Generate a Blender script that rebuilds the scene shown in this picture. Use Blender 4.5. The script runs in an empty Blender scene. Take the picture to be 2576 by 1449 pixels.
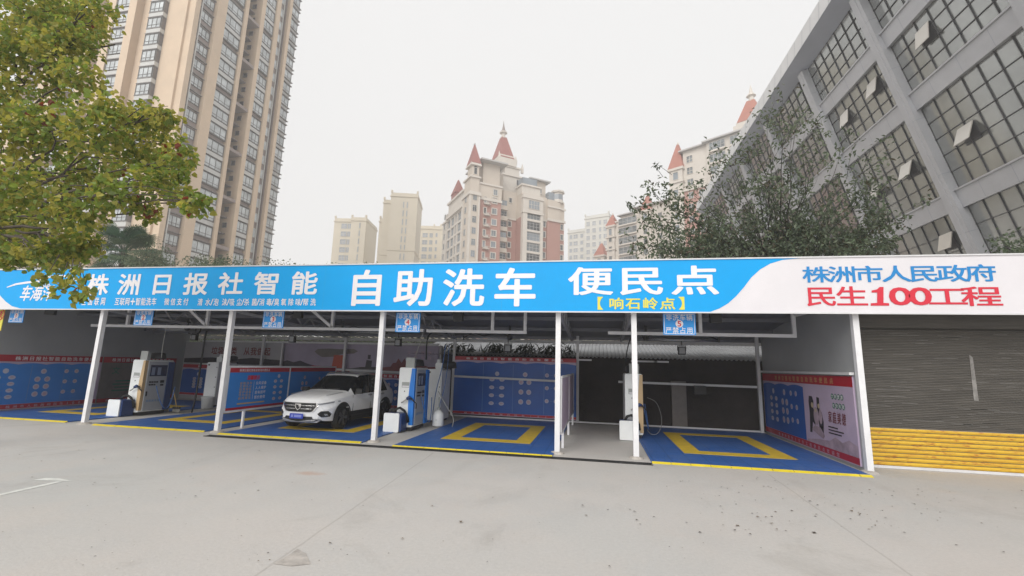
import bpy, math, random
from mathutils import Vector, Matrix
SC = bpy.context.scene
COL = SC.collection
R = math.radians
V = Vector

# ------------------------------------------------------------------ camera
F_PX = 1140.0                                    # focal length for a 2576 px wide frame
PPX, PPY = 1288.0, 724.5
CAM_H = 2.0
cz = V((182.0, -6674.0, F_PX)).normalized()      # world up seen by the camera (x right, y down, z forward)
cx = V((6088.0, -28.0, -F_PX)); cx = (cx - cz * cx.dot(cz)).normalized()
cy = cz.cross(cx)
cam_d = bpy.data.cameras.new('camera'); cam = bpy.data.objects.new('camera', cam_d); COL.objects.link(cam)
cam_d.sensor_width = 36.0; cam_d.lens = F_PX / 2576 * 36.0
cam_d.clip_start = 0.1; cam_d.clip_end = 2000
right = V((cx.x, cy.x, cz.x)); down = V((cx.y, cy.y, cz.y)); fwd = V((cx.z, cy.z, cz.z))
cam.matrix_world = Matrix(((right.x, -down.x, -fwd.x, 0), (right.y, -down.y, -fwd.y, 0), (right.z, -down.z, -fwd.z, CAM_H), (0, 0, 0, 1)))
SC.camera = cam
def ray(u, v):
    d = V((u - PPX, v - PPY, F_PX)); return V((d.dot(cx), d.dot(cy), d.dot(cz)))
EYE = V((0, 0, CAM_H))
def on_y(u, v, y): r = ray(u, v); return EYE + r * (y / r.y)
def on_x(u, v, x): r = ray(u, v); return EYE + r * (x / r.x)
def on_z(u, v, z=0): r = ray(u, v); return EYE + r * ((z - CAM_H) / r.z)

# ------------------------------------------------------------------ sky, sun, exposure
SUN_EL, SUN_AZ = R(36), R(192)                   # azimuth clockwise from +Y
W = bpy.data.worlds.new('World'); SC.world = W; W.use_nodes = True
nt = W.node_tree; nt.nodes.clear()
o_ = nt.nodes.new('ShaderNodeOutputWorld'); bg = nt.nodes.new('ShaderNodeBackground')
sky = nt.nodes.new('ShaderNodeTexSky'); sky.sky_type = 'NISHITA'; sky.sun_disc = False
sky.sun_elevation = SUN_EL; sky.sun_rotation = SUN_AZ; sky.air_density = 1.0; sky.dust_density = 6.0
hs = nt.nodes.new('ShaderNodeHueSaturation'); hs.inputs['Saturation'].default_value = 0.12
nt.links.new(sky.outputs[0], hs.inputs['Color'])
mx = nt.nodes.new('ShaderNodeMix'); mx.data_type = 'RGBA'; mx.inputs['Factor'].default_value = 0.9
mx.inputs['B'].default_value = (6.8, 6.76, 6.73, 1)   # cloud deck
nt.links.new(hs.outputs[0], mx.inputs['A']); nt.links.new(mx.outputs['Result'], bg.inputs['Color'])
bg.inputs['Strength'].default_value = 0.1
nt.links.new(bg.outputs[0], o_.inputs['Surface'])
sd = bpy.data.lights.new('sun', 'SUN'); sd.energy = 1.5; sd.angle = R(45); sd.color = (1, 0.97, 0.92)
so = bpy.data.objects.new('sun', sd); COL.objects.link(so)
sdir = V((math.sin(SUN_AZ) * math.cos(SUN_EL), math.cos(SUN_AZ) * math.cos(SUN_EL), math.sin(SUN_EL)))
so.rotation_euler = sdir.to_track_quat('Z', 'Y').to_euler(); so.location = (0, -20, 40)
SC.view_settings.view_transform = 'Standard'; SC.view_settings.look = 'None'
SC.view_settings.exposure = 0.53; SC.view_settings.gamma = 1.0; SC.view_settings.use_curve_mapping = False
SC.cycles.max_bounces = 6; SC.cycles.diffuse_bounces = 4; SC.cycles.glossy_bounces = 3; SC.cycles.transmission_bounces = 3
SC.cycles.use_denoising = True

# ------------------------------------------------------------------ materials
def mat(name, col, rough=0.6, metal=0.0, var=0.0, scale=3.0, bump=0.0, bscale=None, spec=0.5, var2=0.0, stretch=None):
    m = bpy.data.materials.new(name); m.use_nodes = True
    t = m.node_tree; b = t.nodes['Principled BSDF']
    b.inputs['Base Color'].default_value = (*col, 1); b.inputs['Roughness'].default_value = rough
    b.inputs['Metallic'].default_value = metal; b.inputs['Specular IOR Level'].default_value = spec
    if var or bump:
        g = t.nodes.new('ShaderNodeNewGeometry')
        pos = g.outputs['Position']
        if stretch:
            mp = t.nodes.new('ShaderNodeMapping'); mp.inputs['Scale'].default_value = stretch
            t.links.new(pos, mp.inputs[0]); pos = mp.outputs[0]
    if var:
        n = t.nodes.new('ShaderNodeTexNoise'); n.inputs['Scale'].default_value = scale; n.inputs['Detail'].default_value = 5
        n.inputs['Roughness'].default_value = 0.65
        t.links.new(pos, n.inputs['Vector'])
        r = t.nodes.new('ShaderNodeMapRange'); r.inputs['From Min'].default_value = 0.3; r.inputs['From Max'].default_value = 0.7
        r.inputs['To Min'].default_value = 1 - var; r.inputs['To Max'].default_value = 1 + var
        t.links.new(n.outputs['Fac'], r.inputs[0])
        mm = t.nodes.new('ShaderNodeMix'); mm.data_type = 'RGBA'; mm.blend_type = 'MULTIPLY'; mm.inputs['Factor'].default_value = 1
        mm.inputs['A'].default_value = (*col, 1); t.links.new(r.outputs[0], mm.inputs['B'])
        t.links.new(mm.outputs['Result'], b.inputs['Base Color'])
        r2 = t.nodes.new('ShaderNodeMapRange'); r2.inputs['To Min'].default_value = max(0, rough - 0.12); r2.inputs['To Max'].default_value = min(1, rough + 0.12)
        t.links.new(n.outputs['Fac'], r2.inputs[0]); t.links.new(r2.outputs[0], b.inputs['Roughness'])
    if bump:
        n2 = t.nodes.new('ShaderNodeTexNoise'); n2.inputs['Scale'].default_value = bscale or scale * 4; n2.inputs['Detail'].default_value = 4
        t.links.new(pos, n2.inputs['Vector'])
        bp = t.nodes.new('ShaderNodeBump'); bp.inputs['Strength'].default_value = bump; bp.inputs['Distance'].default_value = 0.05
        t.links.new(n2.outputs['Fac'], bp.inputs['Height']); t.links.new(bp.outputs[0], b.inputs['Normal'])
    return m

def leafmat(name, col, trans=0.35, var=0.3):
    m = mat(name, col, 0.55, var=var, scale=2.5)
    t = m.node_tree; b = t.nodes['Principled BSDF']; out = [n for n in t.nodes if n.type == 'OUTPUT_MATERIAL'][0]
    tr = t.nodes.new('ShaderNodeBsdfTranslucent'); tr.inputs['Color'].default_value = (col[0] * 1.5, col[1] * 1.4, col[2] * 0.9, 1)
    ms = t.nodes.new('ShaderNodeMixShader'); ms.inputs[0].default_value = trans
    t.links.new(b.outputs[0], ms.inputs[1]); t.links.new(tr.outputs[0], ms.inputs[2]); t.links.new(ms.outputs[0], out.inputs[0])
    return m

M = {}
def D(k, *a, **kw): M[k] = mat(k, *a, **kw)
D('sign_blue', (0.002, 0.345, 0.78), 0.5, spec=0.25, bump=0.10, bscale=0.9, var=0.04, scale=1.2)
D('seam_tint', (0.01, 0.33, 0.70), 0.5)
D('sign_white', (0.70, 0.68, 0.71), 0.5, var=0.04, scale=1.0, bump=0.10, bscale=0.9)
D('letter_white', (0.78, 0.76, 0.79), 0.5)
D('letter_blue', (0.006, 0.22, 0.56), 0.45)
D('letter_red', (0.62, 0.02, 0.045), 0.45)
D('letter_yellow', (0.72, 0.66, 0.08), 0.45)
D('white_paint', (0.76, 0.76, 0.78), 0.4, var=0.06, scale=4)
D('white_frame', (0.66, 0.66, 0.67), 0.45, var=0.08, scale=3)
D('steel', (0.55, 0.56, 0.57), 0.25, metal=0.9)
D('roof_sheet', (0.17, 0.175, 0.20), 0.45, var=0.12, scale=1.5)
D('truss_grey', (0.36, 0.36, 0.38), 0.5)
D('grey_panel', (0.36, 0.37, 0.38), 0.5, var=0.08, scale=0.8)
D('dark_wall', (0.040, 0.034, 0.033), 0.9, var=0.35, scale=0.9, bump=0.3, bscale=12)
D('mural_lilac', (0.36, 0.31, 0.41), 0.5, var=0.22, scale=0.7)
D('mural_grey', (0.42, 0.41, 0.43), 0.5, var=0.10, scale=0.8)
D('lilac', (0.52, 0.42, 0.56), 0.45, var=0.10, scale=0.7)
D('poster_blue', (0.012, 0.10, 0.41), 0.4, var=0.10, scale=1.5)
D('poster_sky', (0.024, 0.22, 0.64), 0.4, var=0.06, scale=2.0)
D('poster_red', (0.42, 0.012, 0.03), 0.4, var=0.06, scale=2)
D('poster_gold', (0.55, 0.36, 0.16), 0.5)
D('poster_icon', (0.50, 0.52, 0.62), 0.5)
D('poster_icon_pink', (0.50, 0.36, 0.44), 0.5)
D('poster_line', (0.10, 0.25, 0.52), 0.5)
D('poster_cream', (0.52, 0.42, 0.28), 0.5, var=0.1, scale=6)
D('poster_green', (0.02, 0.16, 0.10), 0.5)
D('poster_brown', (0.20, 0.045, 0.05), 0.5, var=0.2, scale=6)
D('poster_ink', (0.035, 0.03, 0.04), 0.5, var=0.4, scale=8)
D('poster_orange', (0.45, 0.07, 0.03), 0.5, var=0.1, scale=3)
D('poster_haze', (0.40, 0.30, 0.36), 0.5, var=0.3, scale=3)
D('poster_taupe', (0.17, 0.15, 0.14), 0.5, var=0.2, scale=2)
D('mat_yellow', (0.62, 0.43, 0.035), 0.55, var=0.15, scale=5)
D('edge_yellow', (0.78, 0.62, 0.03), 0.5, var=0.10, scale=5)
D('black_plastic', (0.012, 0.012, 0.014), 0.5)
D('dark_metal', (0.03, 0.03, 0.032), 0.5)
D('rubber', (0.014, 0.014, 0.015), 0.75, var=0.2, scale=20)
D('lens', (0.35, 0.36, 0.37), 0.2)
D('machine_white', (0.82, 0.84, 0.84), 0.35, var=0.04, scale=3)
D('machine_grey', (0.40, 0.42, 0.45), 0.35, var=0.05, scale=3)
D('machine_blue', (0.012, 0.20, 0.68), 0.35)
D('machine_tan', (0.56, 0.40, 0.22), 0.4)
D('machine_navy', (0.012, 0.04, 0.15), 0.4)
D('screen_dark', (0.02, 0.03, 0.08), 0.15)
D('screen_pale', (0.25, 0.30, 0.42), 0.2)
D('label_grey', (0.36, 0.38, 0.37), 0.4)
D('label_dim', (0.16, 0.16, 0.155), 0.5)
D('hose_blue', (0.06, 0.16, 0.42), 0.45)
D('hose_white', (0.34, 0.335, 0.31), 0.5)
D('wood', (0.50, 0.33, 0.10), 0.6, var=0.15, scale=10)
D('car_white', (0.88, 0.88, 0.885), 0.22, spec=0.6)
D('car_glass', (0.008, 0.009, 0.011), 0.06, spec=0.5)
D('car_black', (0.014, 0.014, 0.015), 0.45)
D('car_chrome', (0.75, 0.75, 0.76), 0.15, metal=1.0)
D('car_lamp', (0.30, 0.31, 0.33), 0.08)
D('car_grey', (0.36, 0.36, 0.37), 0.35, metal=0.3)
D('plate_blue', (0.03, 0.06, 0.42), 0.4)
D('plate_smudge', (0.22, 0.26, 0.62), 0.4)
D('shutter_dark', (0.078, 0.071, 0.062), 0.55, var=0.28, scale=1.0, stretch=(1.2, 1, 14))
D('shutter_frame', (0.10, 0.095, 0.088), 0.5, var=0.2, scale=5)
D('shutter_scratch', (0.22, 0.21, 0.20), 0.6, var=0.4, scale=6)
D('drain_iron', (0.02, 0.02, 0.021), 0.6, var=0.4, scale=8)
D('white_line', (0.68, 0.68, 0.64), 0.7, var=0.16, scale=7)
D('patch_concrete', (0.43, 0.395, 0.36), 0.85, var=0.3, scale=5)
D('litter_brown', (0.17, 0.125, 0.085), 0.8)
D('litter_dark', (0.085, 0.07, 0.058), 0.8)
D('litter_pale', (0.55, 0.53, 0.48), 0.8)
# buildings
D('tower_beige', (0.58, 0.455, 0.335), 0.8, var=0.07, scale=0.25)
D('tower_mauve', (0.27, 0.225, 0.21), 0.75, var=0.06, scale=0.3)
D('tower_spandrel', (0.50, 0.50, 0.485), 0.4, var=0.05, scale=0.6)
D('tower_dark', (0.16, 0.14, 0.135), 0.6, var=0.08, scale=0.3)
D('tower_frame', (0.13, 0.125, 0.125), 0.5)
D('tower_glass', (0.46, 0.49, 0.50), 0.12, var=0.35, scale=0.5, spec=0.6)  # noise in the base colour stands in for varied reflections
D('tower_sill', (0.20, 0.185, 0.18), 0.6)
D('glass_grey', (0.17, 0.19, 0.20), 0.08, var=0.45, scale=0.35, spec=0.8)
D('glass_pale', (0.24, 0.27, 0.30), 0.2, var=0.15, scale=0.2)
D('glass_dark', (0.055, 0.06, 0.065), 0.15, var=0.5, scale=0.4)
D('castle_cream', (0.555, 0.49, 0.42), 0.8, var=0.05, scale=0.3)
D('castle_trim', (0.60, 0.555, 0.50), 0.75, var=0.05, scale=0.4)
D('castle_pink', (0.40, 0.225, 0.19), 0.8, var=0.05, scale=0.25)
D('castle_roof', (0.31, 0.125, 0.11), 0.7, var=0.10, scale=0.8)
D('castle_grey', (0.45, 0.44, 0.43), 0.7, var=0.05, scale=0.4)
D('pale_roof', (0.40, 0.165, 0.125), 0.7, var=0.08, scale=0.8)
D('far_cream', (0.66, 0.60, 0.49), 0.85, var=0.04, scale=0.2)
D('far_grey', (0.60, 0.59, 0.55), 0.85, var=0.04, scale=0.2)
D('far_glass', (0.36, 0.38, 0.41), 0.3, var=0.1, scale=0.2)
D('alu_panel', (0.46, 0.467, 0.49), 0.4, metal=0.2, var=0.07, scale=0.7)
D('alu_white', (0.62, 0.62, 0.62), 0.4, var=0.04, scale=0.5)
D('soffit', (0.33, 0.35, 0.40), 0.45, var=0.08, scale=0.4)
D('mullion', (0.075, 0.075, 0.08), 0.5)
D('sash_beige', (0.60, 0.57, 0.52), 0.2, metal=0.3)
D('bark', (0.075, 0.06, 0.048), 0.9, var=0.3, scale=8)
D('bark_dark', (0.03, 0.027, 0.024), 0.9, var=0.3, scale=8)
M['curtain_glass'] = mat('curtain_glass', (0.37, 0.38, 0.37), 0.09, metal=0.7, var=0.22, scale=0.22, bump=0.035, bscale=0.9)
for k, c in {'leaf_olive': (0.29, 0.285, 0.065), 'leaf_green': (0.195, 0.27, 0.055), 'leaf_yellow': (0.42, 0.40, 0.095), 'leaf_deep': (0.125, 0.17, 0.036), 'leaf_red': (0.17, 0.040, 0.022)}.items():
    M[k] = leafmat(k, c, 0.5, 0.25)
for k, c in {'leaf_dark': (0.068, 0.092, 0.058), 'leaf_mid': (0.10, 0.138, 0.078), 'leaf_dusky': (0.15, 0.18, 0.118), 'leaf_bamboo': (0.02, 0.026, 0.014), 'palm_green': (0.040, 0.098, 0.055), 'palm_pale': (0.085, 0.13, 0.07), 'leaf_bronze': (0.07, 0.06, 0.03)}.items():
    M[k] = leafmat(k, c, 0.2, 0.25)

def concrete():
    m = bpy.data.materials.new('concrete_ground'); m.use_nodes = True
    t = m.node_tree; b = t.nodes['Principled BSDF']; L = t.links.new
    g = t.nodes.new('ShaderNodeNewGeometry')
    def noise(s, d=6, rough=0.6, dist=0.0):
        n = t.nodes.new('ShaderNodeTexNoise'); n.inputs['Scale'].default_value = s; n.inputs['Detail'].default_value = d
        n.inputs['Roughness'].default_value = rough; n.inputs['Distortion'].default_value = dist
        L(g.outputs['Position'], n.inputs['Vector']); return n.outputs['Fac']
    def rng(x, a, bb, c=0.0, d=1.0):
        n = t.nodes.new('ShaderNodeMapRange'); n.inputs[1].default_value = a; n.inputs[2].default_value = bb
        n.inputs[3].default_value = c; n.inputs[4].default_value = d; L(x, n.inputs[0]); return n.outputs[0]
    def mixc(fac, a, bb, mode='MIX'):
        n = t.nodes.new('ShaderNodeMix'); n.data_type = 'RGBA'; n.blend_type = mode
        if isinstance(fac, float): n.inputs['Factor'].default_value = fac
        else: L(fac, n.inputs['Factor'])
        for s, x in (('A', a), ('B', bb)):
            if isinstance(x, tuple): n.inputs[s].default_value = (*x, 1)
            else: L(x, n.inputs[s])
        return n.outputs['Result']
    def math_(op, a, bb):
        n = t.nodes.new('ShaderNodeMath'); n.operation = op
        for i, x in ((0, a), (1, bb)):
            if isinstance(x, (int, float)): n.inputs[i].default_value = x
            else: L(x, n.inputs[i])
        return n.outputs[0]
    c = mixc(rng(noise(0.28, 3), 0.35, 0.65), (0.515, 0.482, 0.450), (0.482, 0.470, 0.448))       # warm / cool sheets
    c = mixc(rng(noise(0.9, 5, 0.6, 0.6), 0.52, 0.75, 0, 0.55), c, (0.53, 0.478, 0.435))           # pinkish dust
    c = mixc(rng(noise(0.55, 6, 0.7, 0.8), 0.56, 0.74, 0, 0.6), c, (0.37, 0.345, 0.315))          # damp grey stains
    c = mixc(rng(noise(1.7, 6, 0.7, 1.0), 0.64, 0.76, 0, 0.45), c, (0.30, 0.275, 0.235))
    c = mixc(1.0, c, rng(noise(22, 6, 0.7), 0.2, 0.8, 0.90, 1.10), 'MULTIPLY')
    # small dark spots
    for sc, th, seed in ((3.2, 0.04, 0.0), (7.0, 0.05, 3.0)):
        mp = t.nodes.new('ShaderNodeMapping'); mp.inputs['Location'].default_value = (seed, seed * 2, 0)
        L(g.outputs['Position'], mp.inputs[0])
        vo = t.nodes.new('ShaderNodeTexVoronoi'); vo.inputs['Scale'].default_value = sc; L(mp.outputs[0], vo.inputs['Vector'])
        gate = rng(noise(0.6, 2), 0.50, 0.58)
        c = mixc(math_('MULTIPLY', rng(vo.outputs['Distance'], th, th * 0.4, 0, 0.16), gate), c, (0.14, 0.12, 0.10))
    # two construction joints running towards the bays
    sx = t.nodes.new('ShaderNodeSeparateXYZ'); L(g.outputs['Position'], sx.inputs[0])
    wob = math_('MULTIPLY', math_('SUBTRACT', noise(1.5, 5), 0.5), 0.06)
    for x0, slope in ((-2.81, -0.082), (2.88, 0.045)):
        d = math_('ABSOLUTE', math_('SUBTRACT', math_('ADD', sx.outputs[0], wob), math_('ADD', math_('MULTIPLY', sx.outputs[1], slope), x0)), 0.0)
        gate = rng(sx.outputs[1], 10.4, 10.2, 0, 0.32)
        c = mixc(math_('MULTIPLY', rng(d, 0.020, 0.006), gate), c, (0.24, 0.21, 0.18))
    # faint tyre sweeps in front of the bays
    for x0, k_ in ((-7.9, .30), (-6.3, .30), (-2.6, -.12), (-1.0, -.12), (3.6, .05), (5.1, .05)):
        dx = math_('ABSOLUTE', math_('SUBTRACT', math_('SUBTRACT', sx.outputs[0], x0), math_('MULTIPLY', math_('POWER', math_('SUBTRACT', 10.8, sx.outputs[1]), 2), k_ * .12)), 0.0)
        c = mixc(math_('MULTIPLY', rng(dx, 0.17, 0.06), math_('MULTIPLY', rng(noise(1.1, 5, .7), 0.42, 0.68, 0, 0.28), rng(sx.outputs[1], 5.0, 9.5))), c, (0.33, 0.305, 0.275))
    # rust coloured blotch
    px, py = -5.05, 7.78
    d = math_('ADD', math_('POWER', math_('MULTIPLY', math_('SUBTRACT', sx.outputs[0], px), 1.0), 2), math_('POWER', math_('MULTIPLY', math_('SUBTRACT', sx.outputs[1], py), 1.9), 2))
    d = math_('ADD', d, math_('MULTIPLY', math_('SUBTRACT', noise(4, 4), 0.5), 0.35))
    c = mixc(rng(d, 0.12, 0.0, 0, 0.55), c, (0.46, 0.28, 0.20))
    L(c, b.inputs['Base Color'])
    L(rng(noise(1.2, 4), 0.3, 0.7, 0.55, 0.85), b.inputs['Roughness'])
    bp = t.nodes.new('ShaderNodeBump'); bp.inputs['Strength'].default_value = 0.25; bp.inputs['Distance'].default_value = 0.02
    L(noise(35, 5, 0.7), bp.inputs['Height']); L(bp.outputs[0], b.inputs['Normal'])
    return m
M['concrete'] = concrete()

def tilemat():
    m = bpy.data.materials.new('mat_tiles'); m.use_nodes = True
    t = m.node_tree; b = t.nodes['Principled BSDF']; L = t.links.new
    g = t.nodes.new('ShaderNodeNewGeometry')
    br = t.nodes.new('ShaderNodeTexBrick'); br.offset = 0.0; br.inputs['Scale'].default_value = 1.0
    br.inputs['Brick Width'].default_value = 0.4; br.inputs['Row Height'].default_value = 0.4
    br.inputs['Mortar Size'].default_value = 0.006
    br.inputs['Color1'].default_value = (0.026, 0.105, 0.34, 1); br.inputs['Color2'].default_value = (0.034, 0.118, 0.37, 1); br.inputs['Mortar'].default_value = (0.012, 0.045, 0.15, 1)
    L(g.outputs['Position'], br.inputs['Vector'])
    n = t.nodes.new('ShaderNodeTexNoise'); n.inputs['Scale'].default_value = 1.3; n.inputs['Detail'].default_value = 7; n.inputs['Roughness'].default_value = 0.7
    L(g.outputs['Position'], n.inputs['Vector'])
    r = t.nodes.new('ShaderNodeMapRange'); r.inputs[1].default_value = 0.52; r.inputs[2].default_value = 0.8; r.inputs[4].default_value = 0.5; L(n.outputs['Fac'], r.inputs[0])
    mm = t.nodes.new('ShaderNodeMix'); mm.data_type = 'RGBA'; L(r.outputs[0], mm.inputs['Factor']); L(br.outputs['Color'], mm.inputs['A']); mm.inputs['B'].default_value = (0.12, 0.17, 0.27, 1)
    L(mm.outputs['Result'], b.inputs['Base Color']); b.inputs['Roughness'].default_value = 0.5
    w = t.nodes.new('ShaderNodeTexVoronoi'); w.inputs['Scale'].default_value = 24; L(g.outputs['Position'], w.inputs['Vector'])
    bp = t.nodes.new('ShaderNodeBump'); bp.inputs['Strength'].default_value = 0.35; bp.inputs['Distance'].default_value = 0.02; L(w.outputs['Distance'], bp.inputs['Height']); L(bp.outputs[0], b.inputs['Normal'])
    return m
M['mat_tiles'] = tilemat()

def slat_yellow():
    # yellow shutter slats with printed red-brown marks in blocks
    m = mat('slat_yellow', (0.66, 0.40, 0.03), 0.5); t = m.node_tree; b = t.nodes['Principled BSDF']; L = t.links.new
    g = t.nodes.new('ShaderNodeNewGeometry')
    br = t.nodes.new('ShaderNodeTexBrick'); br.offset = 0.43; br.inputs['Scale'].default_value = 1.0
    br.inputs['Brick Width'].default_value = 0.47; br.inputs['Row Height'].default_value = 0.09; br.inputs['Mortar Size'].default_value = 0.0
    br.inputs['Color1'].default_value = (0.74, 0.47, 0.035, 1); br.inputs['Color2'].default_value = (0.66, 0.39, 0.03, 1)
    rot = t.nodes.new('ShaderNodeCombineXYZ'); s = t.nodes.new('ShaderNodeSeparateXYZ'); L(g.outputs['Position'], s.inputs[0]); L(s.outputs[0], rot.inputs[0]); L(s.outputs[2], rot.inputs[1])
    L(rot.outputs[0], br.inputs['Vector'])
    mp = t.nodes.new('ShaderNodeMapping'); mp.inputs['Scale'].default_value = (9, 1, 60); L(g.outputs['Position'], mp.inputs[0])
    n = t.nodes.new('ShaderNodeTexNoise'); n.inputs['Scale'].default_value = 1.0; n.inputs['Detail'].default_value = 4; L(mp.outputs[0], n.inputs['Vector'])
    n2 = t.nodes.new('ShaderNodeTexNoise'); n2.inputs['Scale'].default_value = 4.0; n2.inputs['Detail'].default_value = 2
    mp2 = t.nodes.new('ShaderNodeMapping'); mp2.inputs['Scale'].default_value = (1, 1, 3); L(g.outputs['Position'], mp2.inputs[0]); L(mp2.outputs[0], n2.inputs['Vector'])
    r = t.nodes.new('ShaderNodeMapRange'); r.inputs[1].default_value = 0.50; r.inputs[2].default_value = 0.60; L(n.outputs['Fac'], r.inputs[0])
    r2 = t.nodes.new('ShaderNodeMapRange'); r2.inputs[1].default_value = 0.42; r2.inputs[2].default_value = 0.62; L(n2.outputs['Fac'], r2.inputs[0])
    mu = t.nodes.new('ShaderNodeMath'); mu.operation = 'MULTIPLY'; L(r.outputs[0], mu.inputs[0]); L(r2.outputs[0], mu.inputs[1])
    mm = t.nodes.new('ShaderNodeMix'); mm.data_type = 'RGBA'; L(mu.outputs[0], mm.inputs['Factor']); L(br.outputs['Color'], mm.inputs['A']); mm.inputs['B'].default_value = (0.44, 0.15, 0.02, 1)
    L(mm.outputs['Result'], b.inputs['Base Color'])
    return m
M['slat_yellow'] = slat_yellow()

# ------------------------------------------------------------------ mesh helpers
class MB:
    def __init__(s): s.v = []; s.f = []; s.m = []
    def add(s, vs, fs, mi=0):
        o = len(s.v); s.v += [tuple(p) for p in vs]
        for f in fs: s.f.append([i + o for i in f]); s.m.append(mi)
        return s
    def box(s, x0, x1, y0, y1, z0, z1, mi=0):
        return s.add([(x0, y0, z0), (x1, y0, z0), (x1, y1, z0), (x0, y1, z0), (x0, y0, z1), (x1, y0, z1), (x1, y1, z1), (x0, y1, z1)],
                     [(0, 3, 2, 1), (4, 5, 6, 7), (0, 1, 5, 4), (1, 2, 6, 5), (2, 3, 7, 6), (3, 0, 4, 7)], mi)
    def rbox(s, x0, x1, y0, y1, z0, z1, r=0.03, mi=0, n=3, axis='y'):
        # box with its four edges along one axis rounded
        if axis == 'y': a0, a1, b0, b1 = x0, x1, z0, z1
        else: a0, a1, b0, b1 = x0, x1, y0, y1
        ol = []
        for ca, cb, st in ((a1 - r, b1 - r, 0), (a0 + r, b1 - r, 90), (a0 + r, b0 + r, 180), (a1 - r, b0 + r, 270)):
            for k in range(n + 1):
                t = R(st + 90 * k / n); ol.append((ca + r * math.cos(t), cb + r * math.sin(t)))
        if axis == 'y': A = [(a, y0, b) for a, b in ol]; B = [(a, y1, b) for a, b in ol]
        else: A = [(a, b, z0) for a, b in ol]; B = [(a, b, z1) for a, b in ol]
        N = len(ol)
        return s.add(A + B, [list(range(N - 1, -1, -1)), list(range(N, 2 * N))] + [(i, (i + 1) % N, N + (i + 1) % N, N + i) for i in range(N)], mi)
    def bar(s, p, q, w, h=None, mi=0, up=None):
        p, q = V(p), V(q); h = h or w; d = (q - p).normalized()
        up = V(up) if up else (V((0, 0, 1)) if abs(d.z) < 0.95 else V((0, 1, 0)))
        a = d.cross(up).normalized() * (w / 2); b = a.cross(d).normalized() * (h / 2)
        vs = [p - a - b, p + a - b, p + a + b, p - a + b, q - a - b, q + a - b, q + a + b, q - a + b]
        return s.add(vs, [(0, 3, 2, 1), (4, 5, 6, 7), (0, 1, 5, 4), (1, 2, 6, 5), (2, 3, 7, 6), (3, 0, 4, 7)], mi)
    def tube(s, pts, r, n=8, mi=0):
        pts = [V(p) for p in pts]; k = len(pts); rs = r if isinstance(r, (list, tuple)) else [r] * k
        vs = []; prev = None
        for i, p in enumerate(pts):
            d = (pts[min(i + 1, k - 1)] - pts[max(i - 1, 0)]).normalized()
            if prev is None: prev = d.cross(V((0.3, 0.9, 0.31))).normalized()
            a = (prev - d * prev.dot(d)); a = a.normalized() if a.length > 1e-6 else d.orthogonal().normalized(); prev = a
            b = d.cross(a)
            for j in range(n):
                t = 2 * math.pi * j / n; vs.append(p + (a * math.cos(t) + b * math.sin(t)) * rs[i])
        fs = [(i * n + j, i * n + (j + 1) % n, (i + 1) * n + (j + 1) % n, (i + 1) * n + j) for i in range(k - 1) for j in range(n)]
        fs += [list(range(n - 1, -1, -1)), list(range((k - 1) * n, k * n))]
        return s.add(vs, fs, mi)
    def lathe(s, prof, c, n=16, mi=0, rot=0.0):
        vs = []
        for r, z in prof:
            for j in range(n):
                t = rot + 2 * math.pi * j / n; vs.append((c[0] + r * math.cos(t), c[1] + r * math.sin(t), c[2] + z))
        k = len(prof)
        fs = [(i * n + j, i * n + (j + 1) % n, (i + 1) * n + (j + 1) % n, (i + 1) * n + j) for i in range(k - 1) for j in range(n)]
        fs += [list(range(n - 1, -1, -1)), list(range((k - 1) * n, k * n))]
        return s.add(vs, fs, mi)
    def cyl_x(s, c, r, w, n=24, mi=0, prof=None):
        # wheel-like lathe around the x axis through c; prof = [(radius, x offset)]
        prof = prof or [(r, -w / 2), (r, w / 2)]
        vs = []
        for rr, xo in prof:
            for j in range(n):
                t = 2 * math.pi * j / n; vs.append((c[0] + xo, c[1] + rr * math.cos(t), c[2] + rr * math.sin(t)))
        k = len(prof)
        fs = [(i * n + j, i * n + (j + 1) % n, (i + 1) * n + (j + 1) % n, (i + 1) * n + j) for i in range(k - 1) for j in range(n)]
        fs += [list(range(n - 1, -1, -1)), list(range((k - 1) * n, k * n))]
        return s.add(vs, fs, mi)
    def build(s, name, mats, parent=None, local=False, smooth=False, recentre=True):
        me = bpy.data.meshes.new(name)
        vs = [V(p) for p in s.v]; loc = V((0, 0, 0))
        if parent is not None and not local:
            Mx = Matrix.Identity(4); p = parent
            while p: Mx = p.matrix_basis @ Mx; p = p.parent
            Mi = Mx.inverted(); vs = [Mi @ p for p in vs]
        elif parent is None and recentre and vs:
            lo = V((min(p.x for p in vs), min(p.y for p in vs), min(p.z for p in vs))); hi = V((max(p.x for p in vs), max(p.y for p in vs), 0))
            loc = V(((lo.x + hi.x) / 2, (lo.y + hi.y) / 2, lo.z)); vs = [p - loc for p in vs]
        me.from_pydata(vs, [], s.f)
        for m_ in (mats if isinstance(mats, (list, tuple)) else [mats]): me.materials.append(M[m_] if isinstance(m_, str) else m_)
        me.polygons.foreach_set('material_index', s.m)
        if smooth: me.polygons.foreach_set('use_smooth', [True] * len(s.f))
        me.update()
        o = bpy.data.objects.new(name, me); COL.objects.link(o); o.location = loc
        if parent is not None: o.parent = parent
        return o
def tag(o, label, cat, group=None, kind=None):
    if label: o['label'] = label
    if cat: o['category'] = cat
    if group: o['group'] = group
    if kind: o['kind'] = kind
    return o
def thing(name, label, cat, loc=(0, 0, 0), rz=0.0, group=None):
    o = bpy.data.objects.new(name, None); COL.objects.link(o); o.location = loc; o.rotation_euler = (0, 0, rz)
    o.empty_display_size = 0.3
    return tag(o, label, cat, group)
def struct(o): o['kind'] = 'structure'; return o
def copy_tree(o, parent=None):
    c = o.copy(); COL.objects.link(c)
    if parent is not None: c.parent = parent
    for ch in list(o.children): copy_tree(ch, c)
    return c
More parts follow.
